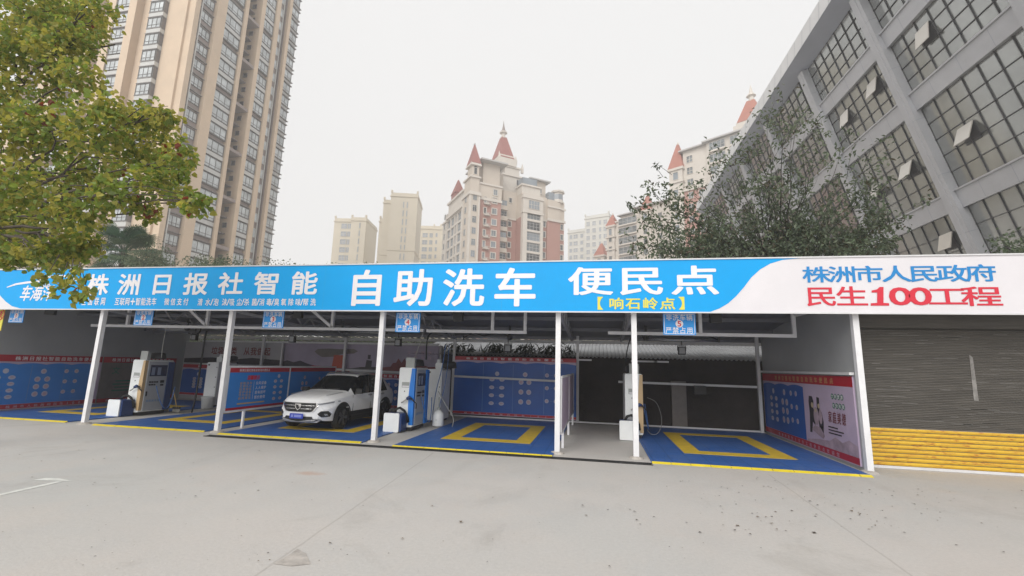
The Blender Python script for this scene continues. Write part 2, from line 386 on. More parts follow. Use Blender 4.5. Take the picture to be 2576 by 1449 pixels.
class FR:
    """flat frame: a along, b up, d out of the surface"""
    def __init__(s, o, ua, ub): s.o = V(o); s.a = V(ua).normalized(); s.b = V(ub).normalized(); s.n = s.a.cross(s.b)
    def p(s, a, b, d=0.0): return s.o + s.a * a + s.b * b + s.n * d
    def rect(s, mb, a0, a1, b0, b1, d, mi=0): mb.add([s.p(a0, b0, d), s.p(a1, b0, d), s.p(a1, b1, d), s.p(a0, b1, d)], [(0, 1, 2, 3)], mi)
    def slab(s, mb, a0, a1, b0, b1, d0, d1, mi=0):
        vs = [s.p(a, b, d) for d in (d0, d1) for a, b in ((a0, b0), (a1, b0), (a1, b1), (a0, b1))]
        mb.add(vs, [(3, 2, 1, 0), (4, 5, 6, 7), (0, 1, 5, 4), (1, 2, 6, 5), (2, 3, 7, 6), (3, 0, 4, 7)], mi)
    def poly(s, mb, pts, d, mi=0): mb.add([s.p(a, b, d) for a, b in pts], [list(range(len(pts)))], mi)
    def disc(s, mb, a, b, r, d, mi=0, n=16, ry=None): s.poly(mb, [(a + r * math.cos(2 * math.pi * k / n), b + (ry or r) * math.sin(2 * math.pi * k / n)) for k in range(n)], d, mi)

# ------------------------------------------------------------------ lettering (font glyphs turned into meshes)
GL = {}
def glyphs(chars):
    todo = [c for c in sorted(set(chars)) if c not in GL and c not in ' 　']
    obs = []
    for c in todo:
        cu = bpy.data.curves.new('glyph', 'FONT'); cu.body = c; cu.resolution_u = 3; cu.fill_mode = 'FRONT'
        o = bpy.data.objects.new('glyph', cu); COL.objects.link(o); obs.append((c, o, cu))
    bpy.context.view_layer.update(); dg = bpy.context.evaluated_depsgraph_get()
    for c, o, cu in obs:
        e = o.evaluated_get(dg); me = e.to_mesh()
        GL[c] = ([(v.co.x, v.co.y) for v in me.vertices], [list(p.vertices) for p in me.polygons]); e.to_mesh_clear()
    for c, o, cu in obs: bpy.data.objects.remove(o); bpy.data.curves.remove(cu)
def write(fr, mb, s, a0, a1, b0, b1, d, cw=None, bold=0.0, mi=0, slant=0.0, fit=False):
    """letters spread evenly from a0 to a1, each cw wide, b0..b1 tall"""
    n = len(s); cw = cw or (a1 - a0) / n
    glyphs(s)
    for k, c in enumerate(s):
        if c in ' 　': continue
        x0 = a0 + ((a1 - a0 - cw) * k / (n - 1) if n > 1 else 0)
        vs, fs = GL[c]
        if not vs: continue
        xs = [p[0] for p in vs]; ys = [p[1] for p in vs]
        if ord(c) > 255:
            sx = cw / 0.95; sy = (b1 - b0) / 0.95; cxx, cyy = 0.5, 0.38
        else:
            gw = max(max(xs) - min(xs), 0.1); gh = max(max(ys) - min(ys), 0.1)
            sy = (b1 - b0) * 0.9 / max(gh, 0.5); sx = min(cw * 0.85 / gw, sy * 1.1) if gw < 0.75 * gh * 1.5 else cw * 0.9 / gw
            if fit: sx = cw * .92 / gw; sy = (b1 - b0) * .92 / gh
            cxx, cyy = (max(xs) + min(xs)) / 2, (max(ys) + min(ys)) / 2
        sh_ = [(0, 0)] if bold < .004 else [(bold * math.cos(R(22 + 45 * i)), bold * math.sin(R(22 + 45 * i))) for i in range(8)] if bold > .018 else [(-bold, -bold), (bold, -bold), (bold, bold), (-bold, bold)]
        for i, (ox, oy) in enumerate(sh_):      # heavier strokes: shifted copies, each a hair in front of the last
            mb.add([fr.p(x0 + cw / 2 + (px + ox - cxx) * sx + slant * (py - cyy) * sy, (b0 + b1) / 2 + (py + oy - cyy) * sy, d + .0004 * i + .0002 * (k % 2)) for px, py in vs], fs, mi)

# ------------------------------------------------------------------ ground
g = MB(); g.add([(-400, -60, 0), (400, -60, 0), (400, 500, 0), (-400, 500, 0)], [(0, 1, 2, 3)])
struct(g.build('ground', 'concrete', recentre=False))
ln = MB(); a = on_z(0, 1245); b = on_z(150, 1212)
dv = (b - a).normalized(); nv = V((-dv.y, dv.x, 0)) * 0.05; a = a - dv * 3
ln.add([a - nv + V((0, 0, .004)), b - nv + V((0, 0, .004)), b + nv + V((0, 0, .004)), a + nv + V((0, 0, .004))], [(0, 1, 2, 3)])
ln.add([on_z(80, 1208, .004), on_z(183, 1210, .004), on_z(148, 1203, .004), on_z(115, 1202, .004)], [(0, 1, 2, 3)])
struct(ln.build('parking_line', 'white_line'))
pt = MB(); pt.add([on_z(u, v, .004) for u, v in ((688, 1418), (735, 1424), (782, 1418), (770, 1392), (748, 1380), (728, 1395), (712, 1404))], [tuple(range(7))])
struct(pt.build('ground_patch', 'patch_concrete'))
rnd = random.Random(4)
lt = MB()
def litter(x, y, s):
    t = rnd.random() * 6.28; e = 0.35 + 0.4 * rnd.random(); z = 0.006 + rnd.random() * 0.012
    a_ = V((math.cos(t), math.sin(t), 0)) * s; b_ = V((-math.sin(t), math.cos(t), 0)) * s * e
    c = V((x, y, z)); h = V((0, 0, s * 0.35 * rnd.random()))
    lt.add([c - a_, c - b_ * 0.9 + h, c + a_ * 0.9, c + b_ + h], [(0, 1, 2), (0, 2, 3)], rnd.choices([0, 1, 2], [5, 5, .25])[0])
for k in range(300):
    z = rnd.random()
    if z < 0.55: p = on_z(rnd.gauss(2150, 260), rnd.uniform(1200, 1345)); 
    elif z < 0.8: p = on_z(rnd.uniform(0, 900), rnd.uniform(1130, 1420))
    else: p = on_z(rnd.uniform(0, 2576), rnd.uniform(1150, 1440))
    if p.y < 10.3: litter(p.x, p.y, rnd.uniform(0.008, 0.026) * (1.5 if rnd.random() < 0.1 else 1) * (.6 if p.y < 6 else 1))
tag(lt.build('dry_leaves', ['litter_brown', 'litter_dark', 'litter_pale']), 'dry leaf bits and specks scattered over the concrete', 'leaf litter', kind='stuff')

# ------------------------------------------------------------------ canopy
PX = [-14.6, -10.15, -5.56, -0.93, 0.86, 5.55]
PYF = 11.12
def yb(x): return 16.94 + (5.4 - x) * 0.08
def roof_z(y): return 3.98 - 0.127 * (y - 11)
can = thing('carwash_canopy', 'long white steel canopy with grey sheet roof over the five wash bays', 'canopy', (-5, 14, 0))
rf = MB()
y0r, y1r = 11.0, 18.9
n = 190
for k in range(n):
    x0, x1 = -24 + 29.9 * k / n, -24 + 29.9 * (k + 1) / n
    zz = 0.03 if k % 2 else 0.0
    rf.add([(x0, y0r, 3.98 + zz), (x1, y0r, 3.98 + zz), (x1, yb(x1) + .72, 3.05 + zz), (x0, yb(x0) + .72, 3.05 + zz)], [(0, 1, 2, 3)])
rf.add([(-24, y0r, 4.09), (5.9, y0r, 4.09), (5.9, yb(5.9) + .72, 3.12), (-24, yb(-24) + .72, 3.12)], [(0, 1, 2, 3)])
rf.build('roof', 'roof_sheet', can)
for x in PX:
    p = MB(); p.box(x - .06, x + .06, PYF - .06, PYF + .06, 0.0, 3.95); p.build('front_post', 'white_paint', can)
    p = MB(); p.lathe([(0.17, 0), (0.15, 0.03), (0.08, 0.05)], (x, PYF, 0), 14); p.build('post_footing', 'patch_concrete', can)
for x in (-15.0, -10.7, -5.65, -0.72, 5.35):
    y = yb(x) - 0.12
    p = MB(); p.box(x - .05, x + .05, y - .05, y + .05, 0, roof_z(y) - .02); p.build('rear_post', 'white_frame', can)
def rz2(y): return 4.0 + (3.06 - 4.0) * (y - 11.0) / 7.4
bm_ = MB(); bm_.box(-24, 5.9, 11.0, 11.1, 3.36, 3.48); bm_.build('front_beam', 'white_frame', can)
for y in (12.6, 14.2, 15.8, 17.4):
    q = MB(); q.box(-24, 5.7, y - .04, y + .04, rz2(y) - .17, rz2(y) - .06); q.build('purlin', 'roof_sheet', can)
q = MB(); q.bar((-24, yb(-24) + .62, 2.97), (5.8, yb(5.8) + .62, 2.97), .07, .12); q.build('rear_beam', 'white_frame', can)
for x in (-14.6, -10.15, -5.56, -0.93, 0.86):
    q = MB(); ya, ybk = 11.2, 17.3
    bz = lambda y: 3.32 - (y - ya) * 0.055
    q.bar((x, ya, bz(ya)), (x, ybk, bz(ybk)), .07)
    q.bar((x, ya, rz2(ya) - .06), (x, ybk, rz2(ybk) - .06), .06)
    k = 7
    for i in range(k):
        u0 = ya + (ybk - ya) * i / k; u1 = ya + (ybk - ya) * (i + 1) / k; um = (u0 + u1) / 2
        q.bar((x, u0, rz2(u0) - .08), (x, um, bz(um)), .035); q.bar((x, um, bz(um)), (x, u1, rz2(u1) - .08), .035)
    q.build('roof_truss', 'truss_grey', can)

# hanging rails
def rail(pts, label, w=.085):
    q = MB()
    for p_, q_ in pts: q.bar(p_, q_, w)
    return tag(q.build('hanging_rail', 'white_paint'), label, 'rail', 'white rails hung under the canopy roof')
rail([((-17.5, 13, 2.99), (-5.15, 13, 2.97)), ((-16.0, 13, 3.03), (-16.0, 13, 3.75)), ((-12.8, 13, 3.03), (-12.8, 13, 3.75)), ((-8.2, 13, 3.03), (-8.2, 13, 3.75)), ((-9.2, 13, 3.75), (-8.2, 13, 3.03)), ((-13.8, 13, 3.75), (-12.8, 13, 3.03))],
     'long white square rail hung across the three bays left of the fourth')
rail([((-5.05, 13, 2.96), (-2.0, 13, 2.95)), ((-2.05, 13, 2.99), (-2.05, 13, 3.75)), ((-3.02, 13, 2.99), (-3.02, 13, 3.75))],
     'short white hanging rail with two uprights over the numbered four bay')
rail([((0.3, 13, 2.97), (5.1, 13, 2.95)), ((5.06, 13, 2.99), (5.06, 13, 3.75)), ((2.75, 13, 2.99), (2.75, 13, 3.75)), ((5.1, 13, 3.5), (5.1, 11.2, 3.5))],
     'white hanging rail turned up at its end beside the grey right hand wall')

# ------------------------------------------------------------------ fascia sign
SY = 10.87
sg = thing('fascia_sign', 'huge blue and white fascia sign with white Chinese lettering above the wash bays', 'sign', (-3, 11, 3.31))
fs = FR((0, SY, 0), (1, 0, 0), (0, 0, 1))
s_ = MB(); s_.box(-24.5, 12.5, SY, SY + .12, 3.31, 4.54); s_.build('backing_board', 'sign_white', sg)
cv = [on_y(u, v, SY) for u, v in ((1785, 783), (1810, 776), (1832, 763), (1852, 745), (1872, 722), (1890, 698), (1912, 678), (1938, 663), (1968, 654), (2005, 648))]
cv = [(p.x, p.z) for p in cv]; cv[0] = (cv[0][0], 3.313); cv[-1] = (cv[-1][0] + .1, 4.537)
cl = [on_y(u, v, SY) for u, v in ((48, 777), (30, 770), (14, 758), (2, 745), (-12, 722), (-24, 700))]
cl = [(p.x, p.z) for p in cl]; cl[0] = (cl[0][0] + .1, 3.313); cl.append((cl[-1][0] - .5, 4.537))
s_ = MB(); fs.poly(s_, [cl[0]] + cv + cl[:0:-1], .004); s_.build('blue_panel', 'sign_blue', sg)
for k in range(9):
    x = -19.4 + 2.44 * k; s_ = MB(); fs.rect(s_, x, x + .010, 3.315, 4.535, .0055); s_.build('panel_seam', 'seam_tint', sg)
s_ = MB(); s_.bar((-24.5, SY - .012, 3.30), (12.5, SY - .012, 3.30), .03, .03); s_.bar((-24.5, SY - .012, 4.55), (12.5, SY - .012, 4.55), .03, .03); s_.build('edge_trim', 'white_frame', sg)
def sign_text(name, s, u0, v0, u1, v1, cw, bold, m, slant=0.0, fit=False):
    p = on_y(u0, v0, SY); q = on_y(u1, v1, SY); t_ = MB(); n = len(s)
    if cw > .3 and n > 1:                     # big characters are separate pieces
        for k, c in enumerate(s):
            x0 = p.x + (q.x - p.x - cw) * k / (n - 1); t_ = MB(); write(fs, t_, c, x0, x0 + cw, min(p.z, q.z), max(p.z, q.z), .010, cw, bold, 0, slant, fit); t_.build('letter', m, sg)
        return
    write(fs, t_, s, p.x, q.x, min(p.z, q.z), max(p.z, q.z), .010, cw, bold, 0, slant, fit)
    return t_.build(name, m, sg)
sign_text('lettering', '株洲日报社智能', 215, 742, 802, 683, 0.79, .024, 'letter_white')
sign_text('lettering', '自助洗车', 872, 769, 1350, 674, 1.06, .023, 'letter_white')
sign_text('lettering', '便民点', 1430, 742, 1806, 668, 1.04, .022, 'letter_white')
sign_text('lettering', '响石岭点', 1532, 778, 1698, 749, 0.34, .022, 'letter_yellow')
sign_text('lettering', '【', 1478, 779, 1528, 747, 0.36, .02, 'letter_yellow')
sign_text('lettering', '】', 1708, 779, 1758, 747, 0.36, .02, 'letter_yellow')
sign_text('lettering', '株洲市人民政府', 2020, 711, 2502, 665, 0.55, .014, 'letter_blue')
sign_text('lettering', '民生', 2028, 770, 2180, 720, 0.62, .011, 'letter_red')
one = [on_y(u, v, SY) for u, v in ((2190, 769), (2236, 769), (2236, 763), (2222, 762), (2222, 722), (2212, 722), (2206, 728), (2192, 731), (2192, 736), (2206, 736), (2206, 762), (2190, 763))]
t_ = MB(); fs.poly(t_, [(p.x, p.z) for p in one], .0102); t_.build('letter', 'letter_red', sg)
sign_text('lettering', '0', 2238, 769, 2284, 722, 0.43, .016, 'letter_red', 0, True)
sign_text('lettering', '0', 2288, 769, 2334, 722, 0.43, .016, 'letter_red', 0, True)
sign_text('lettering', '工程', 2336, 770, 2516, 720, 0.72, .011, 'letter_red')
sign_text('lettering', '全国联网', 205, 768, 268, 748, 0.165, .012, 'letter_white')
sign_text('lettering', '互联网+智能洗车', 288, 768, 396, 749, 0.165, .012, 'letter_white')
sign_text('lettering', '微信支付', 413, 768, 476, 750, 0.165, .012, 'letter_white')
for seg, u0, u1 in (('清水', 497, 531), ('/', 529, 540), ('泡沫', 537, 573), ('/', 570, 581), ('吸尘', 577, 610), ('/', 607, 618), ('杀菌', 614, 648), ('/', 645, 656), ('消毒', 652, 685), ('/', 682, 693), ('臭氧除味', 689, 758), ('/', 755, 766), ('帮洗', 762, 796)):
    sign_text('lettering', seg, u0, 769, u1, 751, 0.16 if seg != '/' else 0.09, .012, 'letter_white')
sign_text('lettering', '车海洋', 50, 757, 138, 718, 0.40, .016, 'letter_white', 0.22)
sign_text('lettering', 'Car Home', 87, 723, 128, 713, 0.11, .005, 'letter_white', 0.15)
sw = MB()
top = [on_y(u, v, SY) for u, v in ((18, 722), (40, 713), (70, 708), (95, 706), (112, 698), (132, 693), (165, 692), (190, 699), (206, 712))]
bot = [on_y(u, v, SY) for u, v in ((18, 724), (42, 717), (72, 713), (97, 712), (114, 703), (134, 697), (163, 697), (186, 704), (206, 713))]
for i in range(len(top) - 1):
    sw.add([V((p.x, SY - .010, p.z)) for p in (bot[i], bot[i + 1], top[i + 1], top[i])], [(0, 1, 2, 3)])
sw.build('car_emblem', 'letter_white', sg)

# numbered notices
def notice(u0, v0, u1, v1, num, label):
    y = 11.0 + 0.24
    p, q = on_y(u0, v1, y), on_y(u1, v0, y); w, h = q.x - p.x, 0.52
    x0, z1 = p.x, max(q.z, 3.3); z0 = p.z
    t_ = thing('notice_board', label, 'sign', ((x0 + q.x) / 2, y, z0), 0, 'numbered blue bay notices')
    f = FR((x0, y, z0), (1, 0, 0), (0, 0, 1)); h = z1 - z0
    b_ = MB(); f.slab(b_, 0, w, 0, h, -.02, 0); b_.build('board', 'poster_sign', t_)
    e = MB(); m_ = .02
    for r_ in ((m_, w - m_, m_, m_ + .012), (m_, w - m_, h - m_ - .012, h - m_), (m_, m_ + .012, m_, h - m_), (w - m_ - .012, w - m_, m_, h - m_)): f.rect(e, *r_, .003)
    e.build('border_line', 'letter_white', t_)
    e = MB(); write(f, e, '非洗车辆', w * .09, w * .91, h * .66, h * .95, .004, w * .19, .008); write(f, e, '严禁占用', w * .07, w * .91, h * .06, h * .36, .004, w * .19, .008)
    e.build('lettering', 'letter_white', t_)
    e = MB(); f.disc(e, w * .5, h * .51, .088, .006); e.build('number_disc', 'letter_white', t_)
    e = MB(); write(f, e, num, w * .5 - .05, w * .5 + .05, h * .51 - .07, h * .51 + .07, .009, .10, .02); e.build('bay_number', 'letter_red', t_)
    e = MB(); e.bar((x0 + .1, y - .01, z1), (x0 + .1, y - .01, 3.42), .012); e.bar((q.x - .1, y - .01, z1), (q.x - .1, y - .01, 3.42), .012); e.build('hanger', 'dark_metal', t_)
D('poster_sign', (0.008, 0.27, 0.72), 0.45, var=0.05, scale=2)
for (u0, v0, u1, v1), num in zip(((20, 778, 63, 811), (335, 780, 387, 818), (659, 782, 716, 825), (994, 788, 1058, 835), (1669, 788, 1749, 842)), '12345'):
    notice(u0, v0, u1, v1, num, 'blue hanging notice board with red number %s in a white disc' % num)
# yellow caution board at the far left
p, q = on_y(-26, 832, 11.2), on_y(14, 772, 11.2)
wt = thing('warning_sign', 'yellow warning board with a red ring hung at far left edge', 'sign', (p.x + .4, 11.2, p.z))
f = FR((p.x, 11.2, p.z), (1, 0, 0), (0, 0, 1)); w = q.x - p.x; h = q.z - p.z
e = MB(); f.slab(e, 0, w, 0, h, -.02, 0); e.build('board', 'letter_yellow', wt)
e = MB()
for k in range(20):
    t0, t1 = 2 * math.pi * k / 20, 2 * math.pi * (k + 1) / 20; c0 = (w * .62, h * .68)
    f.poly(e, [(c0[0] + .2 * math.cos(t0), c0[1] + .2 * math.sin(t0)), (c0[0] + .2 * math.cos(t1), c0[1] + .2 * math.sin(t1)), (c0[0] + .165 * math.cos(t1), c0[1] + .165 * math.sin(t1)), (c0[0] + .165 * math.cos(t0), c0[1] + .165 * math.sin(t0))], .003)
write(f, e, '禁', w * .62 - .13, w * .62 + .13, h * .68 - .13, h * .68 + .13, .003, .26, .02); e.build('red_ring', 'letter_red', wt)

# ------------------------------------------------------------------ mats
def wash_mat(x0, x1, y0, y1, sq, label, edge_x1=None):
    t_ = thing('floor_mat', label, 'floor mat', ((x0 + x1) / 2, (y0 + y1) / 2, 0), 0, 'blue tiled wash bay mats')
    m_ = MB(); m_.box(x0, x1, y0, y1, .004, .030); m_.build('tiles', 'mat_tiles', t_)
    a0, a1, b0, b1 = sq; w = .43; m_ = MB(); z = .034
    for r_ in ((a0, a1, b0, b0 + w), (a0, a1, b1 - w, b1), (a0, a0 + w, b0 + w, b1 - w), (a1 - w, a1, b0 + w, b1 - w)):
        m_.box(r_[0], r_[1], r_[2], r_[3], .029, z)
    m_.build('yellow_square', 'mat_yellow', t_)
    m_ = MB(); xx = x0; rn = random.Random(int(x0 * 10))
    while xx < x1 - .05:
        xe = min(xx + .4, x1); j = rn.uniform(-.012, .012)
        m_.add([(xx + .004, y0 - .085 + j, .006), (xe - .004, y0 - .085 + j, .006), (xe - .004, y0 - .002, .034), (xx + .004, y0 - .002, .034), (xx + .004, y0 - .085 + j, .001), (xe - .004, y0 - .085 + j, .001)],
               [(0, 1, 2, 3), (4, 5, 1, 0)]); xx += .4
    m_.build('edge_ramp', 'edge_yellow', t_)
wash_mat(-19.7, -15.3, 11.2, 18.3, (-18.55, -16.15, 12.6, 16.2), 'blue tiled mat with yellow square in the first bay from the left')
wash_mat(-14.15, -10.45, 11.05, 18.0, (-13.45, -11.05, 12.35, 15.95), 'blue tiled mat with yellow square in the second bay from the left')
wash_mat(-9.85, -5.75, 10.88, 17.7, (-9.1, -6.7, 12.15, 15.75), 'blue tiled mat with yellow square under the white car')
wash_mat(-4.85, -1.0, 10.70, 17.1, (-4.1, -1.7, 12.0, 15.6), 'blue tiled mat with yellow square beside the blue trimmed wash machine')
wash_mat(1.15, 5.38, 10.72, 16.9, (2.05, 4.55, 12.0, 15.7), 'blue tiled mat with yellow square in the right hand bay')
# drain
dr = thing('drain_grate', 'dark iron drain grating along the bay entrances', 'drain', (-2.2, 10.5, 0))
q = MB(); q.box(-9.9, 1.15, 10.42, 10.44, .002, .02); q.box(-9.9, 1.15, 10.585, 10.605, .002, .02); q.build('frame', 'drain_iron', dr)
q = MB()
for k in range(260): x = -9.88 + k * .0424; q.box(x, x + .018, 10.445, 10.58, .004, .016)
q.build('bars', 'drain_iron', dr)
q = MB(); q.box(-9.88, 1.13, 10.443, 10.583, .001, .003); q.build('channel', 'black_plastic', dr)

# ------------------------------------------------------------------ walls, posters
def wall(name, x0, x1, y0, y1, z0, z1, m, label, cat='wall'):
    q = MB(); q.box(x0, x1, y0, y1, z0, z1); return tag(q.build(name, m), label, cat)
def dirw(p, q):
    p, q = V((p[0], p[1], 0)), V((q[0], q[1], 0)); return (q - p)
def slabwall(name, p, q, z0, z1, th, m, label):
    """wall from p to q; visible face on the line, thickness away"""
    d = dirw(p, q); f = FR((p[0], p[1], 0), d, (0, 0, 1)); b_ = MB(); f.slab(b_, 0, d.length, z0, z1, -th, 0)
    return tag(b_.build(name, m), label, 'wall')
slabwall('side_wall', (-19.85, 10.9), (-19.85, 19.3), 0, 4.0, .15, 'grey_panel', 'grey side wall at the left end of the wash bays')
slabwall('side_wall', (5.52, 16.92), (5.52, 11.2), 0, 3.9, .15, 'grey_panel', 'grey side wall with ledge at right end beside shutter')
def icon_columns(f, mb, cols, scale=1.0, mi_ring=0, mi_dot=1, mi_line=2):
    for kind, a, b0, b1 in cols:
        if kind == 'pair4':
            f.disc(mb, a, b1, .085 * scale, .006, mi_ring)
            for k in range(4):
                bb = b0 + (b1 - .22 * scale - b0) * k / 3
                for s_ in (-.20, .20):
                    f.disc(mb, a + s_ * scale, bb, .105 * scale, .006, mi_ring, 12, .07 * scale); f.rect(mb, a + s_ * scale - .05 * scale, a + s_ * scale + .05 * scale, bb - .012, bb + .03, .009, mi_dot)
                f.rect(mb, a - .05 * scale, a + .05 * scale, bb - .006, bb + .006, .006, mi_line)
        elif kind == 'tri6':
            f.disc(mb, a, b1, .09 * scale, .006, mi_ring); f.disc(mb, a, b1, .05 * scale, .009, mi_dot)
            for k in range(3):
                bb = b0 + (b1 - .28 * scale - b0) * k / 2
                for s_ in (-.15, .15): f.disc(mb, a + s_ * scale, bb, .095 * scale, .006, mi_ring); f.disc(mb, a + s_ * scale, bb, .06 * scale, .009, mi_dot)
        else:
            for k in range(3):
                bb = b0 + (b1 - b0) * k / 2
                for s_ in (-.17, .17): f.disc(mb, a + s_ * scale, bb, .075 * scale, .006, mi_ring); f.disc(mb, a + s_ * scale, bb, .045 * scale, .009, mi_dot)
                f.rect(mb, a - .05 * scale, a + .05 * scale, bb - .006, bb + .006, .006, mi_line)
def poster(name, p, q, z0, z1, label, cols, blue=(0, None), field='poster_blue', base='lilac', text_top='株洲日报社智能自助洗车便民点', text_bot='株洲市人民政府民生100工程', band=.23, off=.03, ncol=None, tw=(.1, .9), topm='letter_white'):
    d = dirw(p, q); L = d.length; f = FR((p[0], p[1], z0), d, (0, 0, 1)); f.o = f.o + f.n * off; h = z1 - z0
    t_ = thing(name, label, 'poster', f.p(L / 2, 0, 0))
    b_ = MB(); f.slab(b_, 0, L, 0, h, -off + .004, 0); b_.build('sheet', base, t_)
    b_ = MB(); a0, a1 = blue[0], blue[1] or L
    nsc = max(2, int((a1 - a0) / .8)); edge = []
    for k in range(nsc * 6 + 1):
        u_ = k / (nsc * 6); edge.append((a0 + (a1 - a0) * u_, h - band - .10 + .05 * abs(math.sin(u_ * nsc * math.pi)) ))
    f.poly(b_, [(a0, band * .75)] + [(a1, band * .75)] + edge[::-1], .003); b_.build('blue_field', field, t_)
    b_ = MB(); f.rect(b_, 0, L, h - band, h, .003); b_.build('red_band', 'poster_red', t_)
    b_ = MB(); f.rect(b_, 0, L, 0.02, band * .72, .003); b_.build('red_band', 'poster_red', t_)
    b_ = MB(); write(f, b_, text_top, L * tw[0], L * tw[1], h - band * .82, h - band * .2, .006, min(.16, L * (tw[1] - tw[0]) / len(text_top)), .012)
    b_.build('lettering', topm, t_)
    b_ = MB(); write(f, b_, text_bot, L * tw[0], L * tw[1], band * .15, band * .58, .006, min(.12, L * (tw[1] - tw[0]) / len(text_bot)), .01)
    b_.build('lettering', 'poster_icon_pink', t_)
    b_ = MB(); icon_columns(f, b_, cols)
    for k in range(1, ncol or 0):
        aa = a0 + (a1 - a0) * k / ncol; f.rect(b_, aa - .008, aa + .008, band, h - band - .12, .0045, 2)
    b_.build('printed_icons', ['poster_icon', 'poster_icon_pink', 'poster_line'], t_)
    return t_, f, L, h
# left wall: blue poster, then taupe poster behind the post
poster('wall_poster', (-19.85, 10.95), (-19.85, 15.35), .05, 1.90, 'blue icon poster with red bands on the far left side wall',
       [('pair4', .25, .42, 1.28), ('pair4', 1.35, .42, 1.30), ('tri6', 2.45, .48, 1.28), ('sq', 3.35, .52, 1.28)], field='poster_sky', ncol=4, tw=(.35, .97), blue=(0, 4.15))
t_, f, L, h = poster('wall_poster', (-19.85, 15.4), (-19.85, 18.7), .05, 1.90, 'taupe poster with green lines behind the leftmost wash machine', [], base='poster_taupe', field='poster_taupe')
b_ = MB()
for k in range(4): f.rect(b_, .5 + .1 * (k % 2), 1.6, .45 + .13 * k, .50 + .13 * k, .009)
write(f, b_, '文明', .4, 1.5, 1.15, 1.45, .009, .3, .01); b_.build('printed_lines', 'poster_green', t_)
# rear: bay 2 mural with red words, bay 3 lilac mural, blue posters beneath
slabwall('rear_wall', (-19.8, yb(-19.8) + .1), (-6.3, yb(-6.3) + .1), 0, 2.72, .15, 'mural_grey', 'grey rear wall behind the three left bays')
def mural(p, q, z0, z1, base, label):
    d = dirw(p, q); f = FR((p[0], p[1], z0), d, (0, 0, 1)); t_ = thing('mural', label, 'mural', f.p(d.length / 2, 0, 0))
    b_ = MB(); f.slab(b_, 0, d.length, 0, z1 - z0, 0, .03); b_.build('sheet', base, t_); f.o = f.o + f.n * .03
    return t_, f, d.length, z1 - z0
pz = lambda x: (x, yb(x) + .08)
t_, f, L, h = mural(pz(-19.7), pz(-14.0), 1.72, 2.70, 'mural_grey', 'pale rear mural with dark red words about waste sorting')
b_ = MB(); write(f, b_, '垃圾分类', 1.6, 3.1, .42, .78, .006, .35, .025); write(f, b_, '从我做起', 3.5, 5.0, .42, .78, .006, .35, .025); b_.build('lettering', 'poster_brown', t_)
b_ = MB(); f.poly(b_, [(0, 0), (L, 0), (L, .22), (L * .7, .30), (L * .5, .20), (L * .3, .28), (0, .2)], .004); b_.build('printed_hills', 'poster_ink', t_)
t_, f, L, h = mural(pz(-13.95), pz(-9.1), 1.66, 2.72, 'mural_lilac', 'lilac rear mural with an orange block and tan cloud')
b_ = MB(); f.poly(b_, [(1.6, .72), (1.75, .83), (2.3, .86), (2.9, .84), (3.6, .86), (3.8, .76), (3.6, .66), (3.0, .62), (2.6, .5), (2.0, .48), (1.75, .6)], .004); b_.build('tan_cloud', 'poster_taupe', t_)
b_ = MB(); f.poly(b_, [(2.55, .02), (3.10, .02), (3.12, .58), (2.62, .58)], .008); b_.build('orange_block', 'poster_orange', t_)
b_ = MB(); f.poly(b_, [(3.10, .02), (3.24, .02), (3.26, .6), (3.12, .58)], .0085)
f.poly(b_, [(0, 0), (1.2, 0), (1.9, .05), (1.3, .17), (.9, .30), (.55, .22), (.2, .3), (0, .24)], .004)
f.poly(b_, [(4.2, .02), (4.5, .02), (4.52, .38), (4.25, .4)], .004); f.rect(b_, 4.30, 4.44, .44, .62, .004); f.poly(b_, [(3.3, 0), (4.85, 0), (4.85, .12), (4.0, .10)], .0035); b_.build('printed_shapes', 'poster_ink', t_)
b_ = MB(); f.poly(b_, [(1.0, 0), (2.5, 0), (2.5, .07), (1.6, .10)], .0055); b_.build('red_ground', 'poster_red', t_)
t_, f, L, h = mural(pz(-9.0), pz(-6.4), 1.56, 2.70, 'mural_lilac', 'lilac rear mural with wine red castle shape right of centre post')
b_ = MB(); f.poly(b_, [(0, 0), (L, 0), (L, .3), (2.2, .28), (1.9, .36), (1.5, .30), (1.3, .55), (1.2, .38), (1.1, .62), (.95, .42), (.8, .60), (.7, .42), (.55, .40), (.45, .25), (0, .2)], .004); b_.build('printed_skyline', 'poster_brown', t_)
b_ = MB(); write(f, b_, '文明健康', 1.2, 2.3, .78, .92, .006, .16, .01); write(f, b_, '有你有我', 1.2, 2.3, .58, .72, .006, .16, .01); b_.build('lettering', 'poster_icon_pink', t_)
poster('wall_poster', pz(-19.7), pz(-10.5), .20, 1.64, 'long blue icon poster low on rear wall behind the second bay', [('pair4', 1.0, .4, 1.0), ('tri6', 2.0, .4, 1.0), ('sq', 3.2, .4, 1.0), ('tri6', 5.2, .4, 1.0), ('sq', 6.4, .4, 1.0)], band=.16)
poster('wall_poster', pz(-10.4), pz(-6.4), .12, 1.5, 'blue icon poster low on rear wall behind the white car', [('tri6', 1.0, .4, .95), ('sq', 2.0, .4, .95), ('tri6', 3.2, .4, .95)], band=.16)
q = MB(); q.bar((-18.6, yb(-18.6) - .05, 1.68), (-6.4, yb(-6.4) - .05, 1.58), .07); q.bar((-18.6, yb(-18.6) - .05, 2.76), (-6.4, yb(-6.4) - .05, 2.76), .08)
for x in (-14.0, -9.05): q.bar((x, yb(x) - .05, 1.6), (x, yb(x) - .05, 2.76), .07)
tag(q.build('wall_frame', 'white_frame'), 'white tube frame holding the rear murals of the left bays', 'frame')
